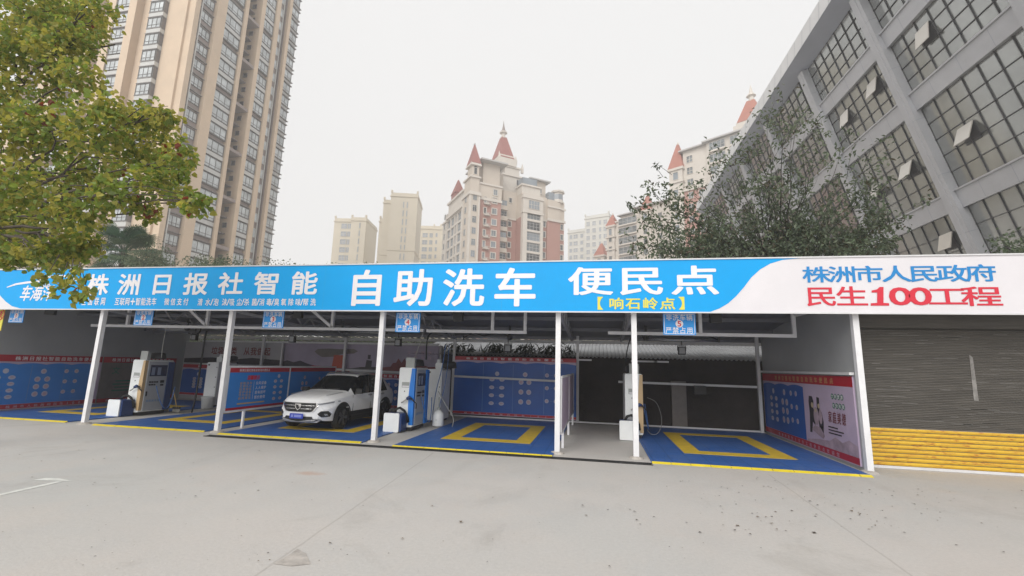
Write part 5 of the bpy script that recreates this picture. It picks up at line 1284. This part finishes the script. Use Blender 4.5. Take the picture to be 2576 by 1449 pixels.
plain_tower('apartment_tower', 990, 150, 15, 'tallest plain cream tower with paired slit windows', [(-2.4, 6.6, 0, 12, 0, 58.8), (-5.6, -2.4, 4, 14, 0, 57.6), (-7.4, -5.6, 8, 16, 0, 52.0)],
            [(2.0, 0, 0, .45, 2.2, 1, 53.5, 'far_glass'), (3.2, 0, 0, .45, 2.2, 1, 53.5, 'far_glass'), (-2.4, 2, WEST, .9, 1.4, 1, 53, 'far_glass'), (-5.6, 6, WEST, .9, 1.4, 1, 53, 'far_glass')])
plain_tower('apartment_tower', 1050, 185, 10, 'small pale tower squeezed beside the pink block', [(-.8, 9.0, 0, 12, 0, 58), (6.0, 14.0, -1, 12, 0, 57.5)],
            [(2.5, 0, 0, 2.2, 1.9, 2, 53, 'far_glass'), (5.0, 0, 0, 1.4, 1.9, 2, 53, 'far_glass'), (7.4, -1, 0, .9, 1.7, 1, 53, 'far_glass'), (-.8, 4, WEST, 1.2, 1.5, 1, 53, 'far_glass')])
plain_tower('apartment_tower', 1440, 190, -20, 'pale grey stepped tower right of the pink block', [(-3.0, 5.5, 2, 14, 0, 60.0), (5.5, 16.0, 0, 14, 0, 64.5)],
            [(-1.6, 2, 0, 1.4, 1.8, 1, 56, 'far_glass'), (.6, 2, 0, 2.0, 1.8, 2, 56, 'far_glass'), (3.4, 2, 0, 1.4, 1.8, 1, 56, 'far_glass'), (7.0, 0, 0, 1.6, 1.9, 2, 60, 'far_glass'), (9.6, 0, 0, 1.6, 1.9, 2, 60, 'far_glass'), (12.2, 0, 0, 1.0, 1.9, 1, 60, 'far_glass'), (14.4, 0, 0, 1.6, 1.9, 2, 60, 'far_glass')], 'far_grey')

# red capped blocks on the right
def castle_row(u, zc, th, label, blocks, turrets, cols, zlow, balconies=()):
    O, a = frame_of(u, 650, zc, th); t_ = thing('apartment_block', label, 'apartment block', O, a)
    def B(n_, m_, fn, par=None): q = MB(); fn(q); return q.build(n_, m_, par or t_, local=True)
    for s0, s1, t0, t1, z1, m_, slab in blocks:
        B('wall', m_, boxes((s0, s1, t0, t1, 0, z1)))
        if slab: B('slab_roof', 'castle_grey', lambda q: (q.box(s0 - .8, s1 + .8, t0 - .9, t1 + .5, z1, z1 + .35), pyr(q, s0 - .8, s1 + .8, t0 - .9, t1 + .5, z1 + .35, z1 + 1.2, .5)))
        else: B('cornice', 'castle_trim', boxes((s0 - .2, s1 + .2, t0 - .35, t1, z1 - .5, z1)))
    for s0, s1, t0, t1, z1, zt in turrets:
        tt = B('corner_turret', 'castle_trim', boxes((s0, s1, t0, t1, 0, z1), (s0 - .35, s1 + .35, t0 - .35, t1 + .35, z1 - .6, z1), (s0 - .3, s1 + .3, t0 - .3, t1 + .3, z1 - 4.0, z1 - 3.6), (s0 - .3, s1 + .3, t0 - .3, t1 + .3, z1 - 8.0, z1 - 7.5)))
        B('turret_roof', 'pale_roof', lambda q: pyr(q, s0 - .3, s1 + .3, t0 - .3, t1 + .3, z1, zt, .12), tt)
        B('finial', 'castle_trim', lambda q: q.lathe([(.3, 0), (.3, .3), (.06, .8)], ((s0 + s1) / 2, (t0 + t1) / 2, zt - .1), 8), tt)
        put(win_mesh((s1 - s0) * .42, 2.1, 1, (), 'castle_trim', 'glass_pale', .1), tt, 'arched_window', ((s0 + s1) / 2, t0 - .04, z1 - 3.2))
    for s_, t0, w, h, nx, top, gls in cols:
        z = top
        while z > zlow: put(win_mesh(w, h, nx, (.45,) if w > 1.5 else (), 'castle_trim', gls, .09), t_, 'window', (s_, t0 - .04, z)); z -= 3.05
    for s0, s1, t0, top in balconies:
        z = top
        while z > zlow:
            b_ = B('balcony', 'castle_trim', boxes((s0, s1, t0 - .6, t0, z - .9, z - .55)))
            put(win_mesh(s1 - s0 - .2, 2.0, 4, (.45,), 'castle_grey', 'glass_grey', .09), b_, 'balcony_glazing', ((s0 + s1) / 2, t0 - .35, z - .5)); z -= 3.05
    return t_
fb = castle_row(1692, 112, -35, 'cream block with red spires partly behind the sloping glass building', [(3.3, 9.5, .6, 12, 56.2, 'castle_trim', True), (9.5, 22, 0, 14, 56.4, 'castle_trim', True), (3.3, 9.5, .2, 12, 46.0, 'castle_pink', False)],
           [(0, 3.4, -.3, 3.3, 52.2, 59.2)], [(1.7, -.3, 1.3, 1.9, 1, 44.6, 'glass_pale'), (5.2, .2, 1.3, 1.7, 2, 43.4, 'glass_grey'), (7.8, .2, 1.3, 1.7, 2, 43.4, 'glass_grey'), (5.0, .6, 1.6, 1.8, 2, 53, 'glass_grey')], 24, [(10.2, 14.0, 0, 54.4), (15.0, 19.0, 0, 54.4)])
q = MB(); q.box(15.5, 22.0, 1.0, 7, 56.4, 58.8); q.box(16.0, 21.5, 1.5, 6.5, 58.8, 59.6); sb = q.build('spire_base', 'castle_trim', fb, local=True)
q = MB(); pyr(q, 16.2, 21.6, 1.4, 6.8, 59.6, 65.2, .32); q.build('spire_roof', 'pale_roof', sb, local=True)
q = MB(); q.lathe([(.95, 65.0), (1.0, 65.3), (.6, 65.4), (.6, 66.4), (1.1, 66.6), (.5, 67.4), (.03, 69.6)], (18.9, 4.1, 0), 8); q.build('cupola', 'castle_trim', sb, local=True)
castle_row(1540, 140, -35, 'lower cream block with two red turret roofs far behind the dark tree', [(-.5, 9.5, .6, 10, 47.2, 'castle_trim', False), (2.0, 8.5, 2, 10, 49.0, 'castle_trim', True), (8.0, 20, .4, 12, 49.6, 'castle_trim', True)],
           [(-1.8, 1.0, -.2, 2.6, 46.0, 49.8), (10.0, 13.4, -.3, 3.0, 48.2, 53.2)], [(-.4, -.2, 1.2, 1.7, 1, 40.6, 'glass_grey'), (11.7, -.3, 1.4, 1.8, 1, 40.8, 'glass_grey'), (16.0, .4, 1.3, 1.7, 2, 45, 'glass_grey')], 28, [(2.2, 8.6, .6, 46.0)])
castle_row(1502, 150, -30, 'tiny cream gable block with a red cap left of the two turrets', [(-2.0, 6.0, 1.5, 9, 36.2, 'castle_trim', False), (-2.2, 6.0, 1.0, 8, 30.0, 'far_cream', False)], [(-1.2, 2.2, .5, 4, 38.8, 43.2)], [(3.6, 1.5, 2.0, 1.6, 2, 33, 'glass_pale')], 31)

# ------------------------------------------------------------------ sloping glass building on the right
TT = math.tan(R(15)); GC = 22.0
gb = thing('glass_building', 'grey building with sloping glass curtain wall and silver eave at right', 'building', (22, 45, 0))
nrm = V((-math.cos(R(15)), 0, -math.sin(R(15))))
def gp(y, z, off=0.0): return V((GC - TT * z, y, z)) + nrm * off
def gbox(q, y0, y1, z0, z1, o0, o1, mi=0):
    vs = [gp(y, z, o) for o in (o0, o1) for y, z in ((y0, z0), (y1, z0), (y1, z1), (y0, z1))]
    q.add(vs, [(0, 1, 2, 3), (7, 6, 5, 4), (0, 4, 5, 1), (1, 5, 6, 2), (2, 6, 7, 3), (3, 7, 4, 0)], mi)
COLS = [5.2, 12.3, 19.6, 26.95, 34.2, 41.6, 49.0, 56.4, 63.8, 66.6]
GZ = 24.3
for y in COLS:
    q = MB(); gbox(q, y - .36, y + .36, 0, GZ, 0, .45); gbox(q, y - .10, y + .10, 0, GZ, .45, .47)
    for z in (3.2, 6.4, 9.6, 12.8, 16, 19.2, 22.4): gbox(q, y - .37, y + .37, z, z + .02, .0, .455, 1)
    q.build('column', ['alu_panel', 'soffit'], gb)
LV = [(5.0, 6.0), (10.85, 11.85), (16.5, 17.5), (20.45, 21.4)]
for z0, z1 in LV:
    for a, b in zip(COLS[:-1], COLS[1:]):
        q = MB(); gbox(q, a + .36, b - .36, z0, z1, -.02, .22); gbox(q, a + .36, b - .36, z1 - .08, z1, .22, .30)
        for k in range(1, 4): yy = a + (b - a) * k / 4; gbox(q, yy - .01, yy + .01, z0, z1 - .08, .10, .223, 1)
        q.build('spandrel', ['alu_panel', 'soffit'], gb)
for (z0, z1), nz in zip([(0.4, 5.0), (6.0, 10.85), (11.85, 16.5), (17.5, 20.45), (21.4, 24.3)], (4, 5, 5, 4, 4)):
    for a, b in zip(COLS[:-1], COLS[1:]):
        q = MB(); gbox(q, a + .36, b - .36, z0, z1, -.06, -.03); gz = q.build('glazing', 'curtain_glass', gb)
        q = MB(); ny = 7
        for k in range(1, ny): yy = a + .36 + (b - a - .72) * k / ny; gbox(q, yy - .017, yy + .017, z0, z1, -.03, .03)
        for k in range(1, nz): zz = z0 + (z1 - z0) * k / nz; gbox(q, a + .36, b - .36, zz - .017, zz + .017, -.03, .025)
        q.build('mullions', 'mullion', gz)
def on_g(u, v, off=0.0):
    r = ray(u, v); k = (GC + nrm.x * off - EYE.x - TT * CAM_H + TT * nrm.z * off) / (r.x + TT * r.z); return EYE + r * k
for i, (u, v) in enumerate(((2330, 88), (2202, 220), (2131, 298), (2440, 335), (2290, 428), (2212, 484), (2390, 607))):
    p = on_g(u, v); y, z = p.y, p.z; hh, ww = .92, .95; ang = R((20, 24, 20, 32, 30, 34, 26)[i])
    q = MB(); top = gp(y, z + hh / 2, .06); updir = V((-TT, 0, 1)).normalized()
    dn = -updir * math.cos(ang) + nrm * math.sin(ang)
    A, B_ = top + V((0, -ww / 2, 0)), top + V((0, ww / 2, 0)); C_, D_ = B_ + dn * hh, A + dn * hh; nn = dn.cross(V((0, 1, 0))).normalized() * .05
    q.add([A, B_, C_, D_, A + nn, B_ + nn, C_ + nn, D_ + nn], [(0, 1, 2, 3), (7, 6, 5, 4), (0, 4, 5, 1), (1, 5, 6, 2), (2, 6, 7, 3), (3, 7, 4, 0)])
    s_ = q.build('open_sash', 'sash_beige', gb)
    q = MB(); gbox(q, y - ww / 2, y + ww / 2, z - hh / 2, z + hh / 2, -.025, -.005); q.build('window_opening', 'mullion', gb)
# eave: dark soffit and white fascia band
fo = on_y(1895, 0, 1)
q = MB(); ze = 24.3
q.add([gp(4, ze, .0), gp(67, ze, .0), gp(67, ze, 0) + V((-1.2, 0, .4)), gp(4, ze, 0) + V((-1.2, 0, .4))], [(0, 1, 2, 3)]); q.build('soffit', 'soffit', gb)
q = MB(); a0 = gp(4, ze, 0) + V((-1.22, 0, .4)); a1 = gp(67, ze, 0) + V((-1.22, 0, .4)); n = 50
for k in range(n):
    p0 = a0.lerp(a1, k / n) + V((0, .02, 0)); p1 = a0.lerp(a1, (k + 1) / n) - V((0, .02, 0))
    q.add([p0, p1, p1 + V((.10, 0, 1.35)), p0 + V((.10, 0, 1.35))], [(0, 1, 2, 3)])
q.add([a0 + V((.02, 0, 0)), a1 + V((.02, 0, 0)), a1 + V((.15, 0, 1.37)), a0 + V((.15, 0, 1.37)), a0 + V((8, 0, 1.6)), a1 + V((8, 0, 1.6))], [(0, 1, 2, 3), (3, 2, 5, 4)], 1)
q.build('fascia', ['alu_white', 'soffit'], gb)
q = MB(); q.add([V((GC + .3, 4, 0)), V((GC + .3, 66.9, 0)), V((GC - TT * 24 + .3, 66.9, 24.2)), V((GC - TT * 24 + .3, 4, 24.2)), V((40, 4, 0)), V((40, 66.9, 0)), V((40, 66.9, 25)), V((40, 4, 25))], [(0, 1, 2, 3), (7, 6, 5, 4), (1, 5, 6, 2), (0, 3, 7, 4), (3, 2, 6, 7)]); q.build('core_wall', 'alu_panel', gb)

# ------------------------------------------------------------------ vegetation
def leaf(q, c, n, t, L_, W_, mi, rn, lobed=False):
    """folded leaf: tip direction t, normal n"""
    s = n.cross(t).normalized(); n = t.cross(s).normalized()
    f = n * (W_ * rn.uniform(.1, .45))
    if lobed:
        q.add([c, c + s * W_ * .5 + t * L_ * .12 + f, c + s * W_ * .46 + t * L_ * .62 + f * .8, c + t * L_ * .95 - n * L_ * .12, c - s * W_ * .46 + t * L_ * .62 + f * .8, c - s * W_ * .5 + t * L_ * .12 + f],
              [(0, 1, 2, 3), (0, 3, 4, 5)], mi)
    else:
        q.add([c, c + s * W_ * .5 + t * L_ * .45 + f, c + t * L_ - n * L_ * .1, c - s * W_ * .5 + t * L_ * .45 + f], [(0, 1, 2), (0, 2, 3)], mi)
def rdir(rn, up=0.0, flat=1.0):
    v = V((rn.gauss(0, 1), rn.gauss(0, 1), rn.gauss(0, 1) * flat + up)); return v.normalized() if v.length > 1e-4 else V((0, 0, 1))
def clump(q, rn, c, r, n, size, mats_w, droop=.35, lobed=False, squash=.75, shell=.5):
    """leaves on little sprays inside a ball"""
    c = V(c)
    ns = max(1, int(n / 7))
    for k in range(ns):
        d = rdir(rn); p = c + V((d.x, d.y, d.z * squash)) * r * (shell + (1 - shell) * rn.random() ** .5) * rn.uniform(.75, 1.08)
        out = (p - c).normalized() if (p - c).length > 1e-4 else d
        base = rn.choices(range(len(mats_w)), mats_w)[0]
        for j in range(7):
            pp = p + rdir(rn) * size * 1.5
            t = (out * .6 + rdir(rn) * .9 + V((0, 0, -droop))).normalized(); nn = (V((0, 0, 1)) * .7 + rdir(rn) * .8).normalized()
            s = size * rn.uniform(.65, 1.2)
            mi = base if rn.random() < .7 else rn.choices(range(len(mats_w)), mats_w)[0]
            leaf(q, pp, nn, t, s, s * rn.uniform(.7, .95) if lobed else s * rn.uniform(.4, .6), mi, rn, lobed)
def limb(q, rn, a, b, r0, r1, k=5, wig=.08):
    a, b = V(a), V(b); L_ = (b - a).length; pts = []; rs = []
    for i in range(k + 1):
        t = i / k; w = math.sin(t * math.pi)
        pts.append(a.lerp(b, t) + V((rn.uniform(-1, 1), rn.uniform(-1, 1), rn.uniform(-.3, 1))) * wig * L_ * w); rs.append(r0 + (r1 - r0) * t)
    q.tube(pts, rs, 6); return pts

# leafy tree close to the camera on the left
rn = random.Random(11)
LT = thing('leafy_tree', 'large olive green tree with turning leaves reaching in from upper left', 'tree', (-13.4, 6.6, 0))
ct = MB(); tr = MB()
trunk = limb(tr, rn, (-13.4, 6.6, 0), (-13.1, 6.5, 5.5), .24, .17, 5, .02)
limb(tr, rn, (-13.1, 6.5, 5.4), (-13.4, 6.4, 11), .16, .06, 5, .04)
CL = []  # (u, v, radius px, depth y)
for u, v, r in ((40, 60, 120), (160, 40, 105), (235, 60, 70), (70, 200, 130), (190, 190, 70), (20, 330, 120), (130, 330, 115), (235, 320, 88), (310, 300, 62), (380, 300, 55), (415, 345, 45), (330, 380, 78), (240, 420, 90), (120, 460, 115), (20, 480, 110),
                (200, 520, 88), (90, 570, 95), (180, 610, 60), (400, 400, 55), (440, 425, 40), (380, 450, 50), (470, 500, 34), (430, 480, 32), (350, 505, 30), (290, 480, 55), (120, 640, 42), (30, 560, 75), (380, 540, 18), (270, 270, 42), (410, 285, 34), (450, 390, 26), (495, 512, 20)):
    CL.append((u, v, r, 6.0 + rn.uniform(-1.0, 1.3)))
for u, v, r in ((90, 632, 52), (170, 638, 42), (45, 652, 42), (130, 660, 34), (215, 622, 36), (20, 640, 40), (90, 20, 110), (200, 100, 80), (250, 20, 50), (150, 130, 85), (60, 120, 110), (-60, 250, 120), (-70, 450, 110), (-60, 80, 120), (-40, 600, 80)): CL.append((u, v, r, 6.3))
wts = [32, 32, 12, 10, .7]
for u, v, r, y in CL:
    c = on_y(u, v, y); rm = r / F_PX * y * 1.04
    w = [x * rn.uniform(.5, 1.6) for x in wts]
    clump(ct, rn, c, rm, int(90 + 1500 * rm * rm), .093, w, lobed=True, shell=.3)
    a = V((-12.0, 6.5, min(max(c.z - .6, 4.5), 9)))
    p = limb(tr, rn, a.lerp(c, .45), c, .022, .006, 5, .06)
    for _ in range(3): limb(tr, rn, p[rn.randint(2, 4)], c + rdir(rn) * rm * .9, .012, .004, 3, .1)
for b in ((-9.0, 6.2, 6.3), (-8.9, 5.8, 5.0), (-9.6, 6.6, 8.2), (-9.4, 6.2, 4.2)): limb(tr, rn, (-13.1, 6.5, b[2] + .2), b, .05, .015, 6, .05)
# hanging sprays in front of the sign
for pts in (((150, 640), (120, 690), (92, 705)), ((185, 650), (178, 690), (168, 730)), ((200, 660), (212, 700), (222, 738)), ((170, 660), (150, 720), (130, 745)), ((205, 670), (196, 735), (195, 760))):
    P3 = [on_y(u, v, 5.4) for u, v in pts]; tr.tube(P3, [.008, .005, .003], 5)
    for k in range(26):
        t = rn.uniform(.35, 1.05); i = 0 if t < .5 else 1; c = P3[i].lerp(P3[i + 1], min(1, (t - .5 * i) * 2)) + rdir(rn) * .06
        leaf(ct, c, (V((0, -.5, .6)) + rdir(rn) * .6).normalized(), (rdir(rn) + V((0, 0, -.6))).normalized(), rn.uniform(.07, .12), rn.uniform(.06, .1), rn.choices(range(5), [30, 18, 10, 12, 4])[0], rn, True)
for k in range(10):
    c = on_y(rn.gauss(378, 8), rn.uniform(525, 560), 6); leaf(ct, c, rdir(rn), rdir(rn, -.6), .10, .08, 4, rn, True)
ct.build('crown', ['leaf_olive', 'leaf_green', 'leaf_yellow', 'leaf_deep', 'leaf_red'], LT)
tr.build('trunk', 'bark', LT, smooth=True)

# dark open tree in front of the glass building
rn = random.Random(5)
RT = thing('open_tree', 'dark airy tree with upswept branches before the glass building', 'tree', (7.4, 20.2, 0))
ct = MB(); tr = MB(); base = V((7.4, 20.2, 0)); fork = V((7.5, 20.2, 4.6))
limb(tr, rn, base, fork, .20, .15, 4, .01)
ends = []
for u, v in ((1700, 520), (1690, 600), (1745, 490), (1790, 450), (1840, 420), (1870, 380), (1905, 350), (1930, 320), (1960, 316), (2000, 335), (2060, 350), (2040, 400), (2110, 400), (2130, 450), (2170, 430), (2170, 500), (2235, 560), (2210, 600), (2180, 640), (1760, 640), (1700, 640), (2100, 540), (1990, 470), (1920, 470), (1860, 500), (1800, 540), (1770, 600), (1880, 590), (1980, 590), (2060, 600), (2130, 610), (1650, 560), (1640, 620), (1720, 640), (2190, 570), (1660, 500)):
    c = on_y(u, v, 20.2 + rn.uniform(-2.0, 2.0)); ends.append(c)
    mid = fork.lerp(c, .45) + V((0, 0, .55)); p = limb(tr, rn, fork + V((0, 0, rn.uniform(-.6, .8))), mid, .05, .025, 4, .05); p2 = limb(tr, rn, mid, c, .024, .007, 4, .05)
    for j in range(8):
        s0 = rn.choice(p[2:] + p2); e = s0 + (c - fork).normalized() * rn.uniform(.5, 1.5) + rdir(rn, .3) * rn.uniform(.4, 1.1)
        pp = limb(tr, rn, s0, e, .010, .003, 3, .08)
        for _ in range(15):
            b = pp[rn.randint(1, 3)] + rdir(rn) * .22; dense = 1 + (c.z < 9.0)
            for _ in range(dense): leaf(ct, b + rdir(rn) * .12, (V((0, 0, 1)) + rdir(rn) * .8).normalized(), (rdir(rn) + V((0, 0, -.35))).normalized(), rn.uniform(.17, .27), rn.uniform(.07, .11), rn.choices([0, 1, 2, 3], [34, 32, 26, 8])[0], rn)
    clump(ct, rn, c, .75, 130 if c.z < 9.3 else 48, .20, [26, 34, 32, 8], shell=.2)
for k in range(30):
    c = on_y(rn.uniform(1740, 2200), rn.uniform(560, 660), 20.2 + rn.uniform(-2, 2)); clump(ct, rn, c, .75, 120, .20, [42, 34, 16, 8], shell=.2)
for (u0, v0), (u1, v1) in (((1690, 440), (1655, 415)), ((1668, 445), (1648, 418))):
    a, b = on_y(u0, v0, 20), on_y(u1, v1, 20); limb(tr, rn, a, b, .012, .006, 3, .03)
    for k in range(9): leaf(ct, b + rdir(rn) * .1, rdir(rn), rdir(rn, -.3), .2, .07, 0, rn)
ct.build('crown', ['leaf_dark', 'leaf_mid', 'leaf_dusky', 'leaf_bronze'], RT)
tr.build('trunk', 'bark_dark', RT, smooth=True)

def small_tree(name, label, base, clumps, size, mats_, wts, seed, group=None, trunk_r=.12, cat='tree', dens=1.0):
    rn = random.Random(seed); t_ = thing(name, label, cat, base, 0, group); ct = MB(); tr = MB()
    hi = max(c[2] for c, r in clumps); top = V((base[0], base[1], base[2] + (hi - base[2]) * .6)); limb(tr, rn, base, top, trunk_r, trunk_r * .5, 4, .02)
    for c, r in clumps:
        clump(ct, rn, c, r, int((14 + 150 * r * r) * dens), size, wts, shell=.3); limb(tr, rn, V(base).lerp(top, rn.uniform(.5, 1)), c, .04, .01, 4, .06)
    ct.build('crown', mats_, t_); tr.build('trunk', 'bark_dark', t_, smooth=True); return t_
DK = ['leaf_dark', 'leaf_mid', 'leaf_dusky']
rn = random.Random(21)
def around(u, v, y, spread, n, r):
    out = []
    for k in range(n): p = on_y(u + rn.uniform(-1, 1) * spread[0], v + rn.uniform(0, 1) * spread[1], y + rn.uniform(-1.2, 1.2)); out.append((p, r * rn.uniform(.7, 1.15)))
    return out
small_tree('camphor_tree', 'dark green tree top rising over the sign before the beige tower', (-23.4, 24, 0), around(555, 664, 24, (55, 60), 16, 1.0), .16, DK, [30, 40, 30], 31, 'tree tops just above the sign', dens=1.7)
small_tree('camphor_tree', 'dark tree top over the sign just right of the beige tower', (-19.2, 24, 0), around(690, 670, 24, (50, 60), 14, .8), .16, DK, [30, 40, 30], 32, 'tree tops just above the sign', dens=1.7)
small_tree('camphor_tree', 'sparse twiggy tree top over the sign below the pale left tower', (-15.0, 24, 0), around(862, 672, 24, (35, 50), 9, .6), .15, DK, [30, 40, 30], 33, 'tree tops just above the sign', dens=.6)
small_tree('camphor_tree', 'sparse twiggy tree top over the sign below the tallest plain tower', (-12.0, 24, 0), around(960, 672, 24, (45, 50), 9, .6), .15, DK, [30, 40, 30], 34, 'tree tops just above the sign', dens=.6)
small_tree('camphor_tree', 'dark green tree between palm and tower above the sign', (-30.6, 25, 0), around(385, 632, 25, (40, 50), 14, 1.0), .15, DK, [40, 40, 20], 35, dens=1.8)
small_tree('camphor_tree', 'dark tree half hidden under the olive leaves at far left', (-40.0, 26, 0), around(130, 640, 26, (60, 60), 10, 1.3), .18, DK, [50, 40, 10], 36)
small_tree('street_tree', 'small dark tree at right picture edge against the glass wall', (15.7, 14, 0), around(2555, 595, 14, (28, 45), 10, .42), .13, DK, [40, 40, 20], 37, trunk_r=.08)
# hedge seen under the roof
hd = thing('hedge', 'dark clipped hedge seen through the gap under the canopy rear', 'hedge', (-7, 22.5, 0))
ct = MB()
for k in range(120):
    x = -26 + 34 * k / 119; clump(ct, rn, (x, 22.6 + rn.uniform(-.3, .3) - (x + 7) * .07, 3.2 + rn.uniform(-.3, .3)), .6, 56, .14, [50, 38, 12], shell=.3)
ct.build('foliage', DK, hd)
ct = MB(); ct.add([(-26, 24.6, 0), (8.4, 22.3, 0), (8.4, 22.9, 0), (-26, 25.2, 0), (-26, 24.6, 3.32), (8.4, 22.3, 3.32), (8.4, 22.9, 3.32), (-26, 25.2, 3.32)], [(0, 1, 5, 4), (1, 2, 6, 5), (2, 3, 7, 6), (3, 0, 4, 7), (4, 5, 6, 7)]); ct.build('dark_backing', 'bark_dark', hd)  # solid dark box added behind the leaves to block bright sky gaps
# bamboo behind the fourth bay
bb = thing('bamboo_clump', 'dark bamboo leaves in front of the shed roof behind the fourth bay', 'bamboo', (-3.4, 17.75, 0))
ct = MB(); tr = MB()
for k in range(46):
    u = rn.uniform(1085, 1440); p = on_y(u, 885, 17.75); top = on_y(u + rn.uniform(-8, 8), rn.uniform(862, 890), 17.75); y0 = yb(p.x) + .62
    p.y = top.y = y0; limb(tr, rn, (p.x, y0, 0), top, .012, .006, 3, .02)
    for j in range(15):
        c = V((p.x + rn.uniform(-.12, .12), y0 + rn.uniform(-.15, .15), rn.uniform(2.3, max(top.z, 2.75) + .15)))
        leaf(ct, c, rdir(rn), (rdir(rn) * .7 + V((rn.uniform(-1, 1), 0, -.9))).normalized(), rn.uniform(.28, .48), rn.uniform(.04, .06), 0, rn)
ct.build('leaves', 'leaf_bamboo', bb); tr.build('culms', 'bark_dark', bb)
# fan palm
rn = random.Random(8)
pc = on_y(312, 636, 26.5)
pm = thing('fan_palm', 'dark fan palm standing behind the sign at left', 'palm', (pc.x, pc.y, 0))
tr = MB(); limb(tr, rn, (pc.x, pc.y, 0), pc, .2, .17, 5, .01); tr.build('trunk', 'bark', pm, smooth=True)
ct = MB()
for k in range(64):
    az = rn.uniform(0, 6.283); el = rn.uniform(-.75, 1.25); d = V((math.cos(az) * math.cos(el), math.sin(az) * math.cos(el), math.sin(el)))
    hub = pc + d * rn.uniform(.8, 1.75); ct.tube([pc, pc.lerp(hub, .6) + V((0, 0, .08)), hub], [.02, .016, .012], 5, 1)
    s = d.cross(V((0, 0, 1))); s = s.normalized() if s.length > .1 else V((1, 0, 0)); n_ = s.cross(d).normalized()
    mi = rn.choices([0, 1], [4, 1])[0]; R_ = rn.uniform(.95, 1.25)
    for j in range(26):
        a = R(-118 + 236 * j / 25); dd = (d * math.cos(a) + s * math.sin(a)).normalized(); w = n_.cross(dd).normalized() * .035
        m1 = hub + dd * R_ * .6 + n_ * .05; e = hub + dd * R_ * (1 - .12 * abs(a)) - V((0, 0, .12 + .10 * rn.random()))
        ct.add([hub - w * .2, hub + w * .2, m1 + w, e, m1 - w], [(0, 1, 2, 4), (2, 3, 4)], mi)
ct.build('fronds', ['palm_green', 'palm_pale'], pm)
# ------------------------------------------------------------------ misty air
hz = bpy.data.materials.new('misty_air'); hz.use_nodes = True; t = hz.node_tree; t.nodes.clear()
o_ = t.nodes.new('ShaderNodeOutputMaterial'); pv = t.nodes.new('ShaderNodeVolumePrincipled')
pv.inputs['Color'].default_value = (1, 1, 1, 1); pv.inputs['Density'].default_value = 0.0015; pv.inputs['Anisotropy'].default_value = 0.2
t.links.new(pv.outputs[0], o_.inputs['Volume'])
q = MB(); q.box(-402, 402, -62, 502, -1, 102.5); ho = q.build('haze', hz, recentre=False); ho['kind'] = 'stuff'
SC.cycles.volume_bounces = 1
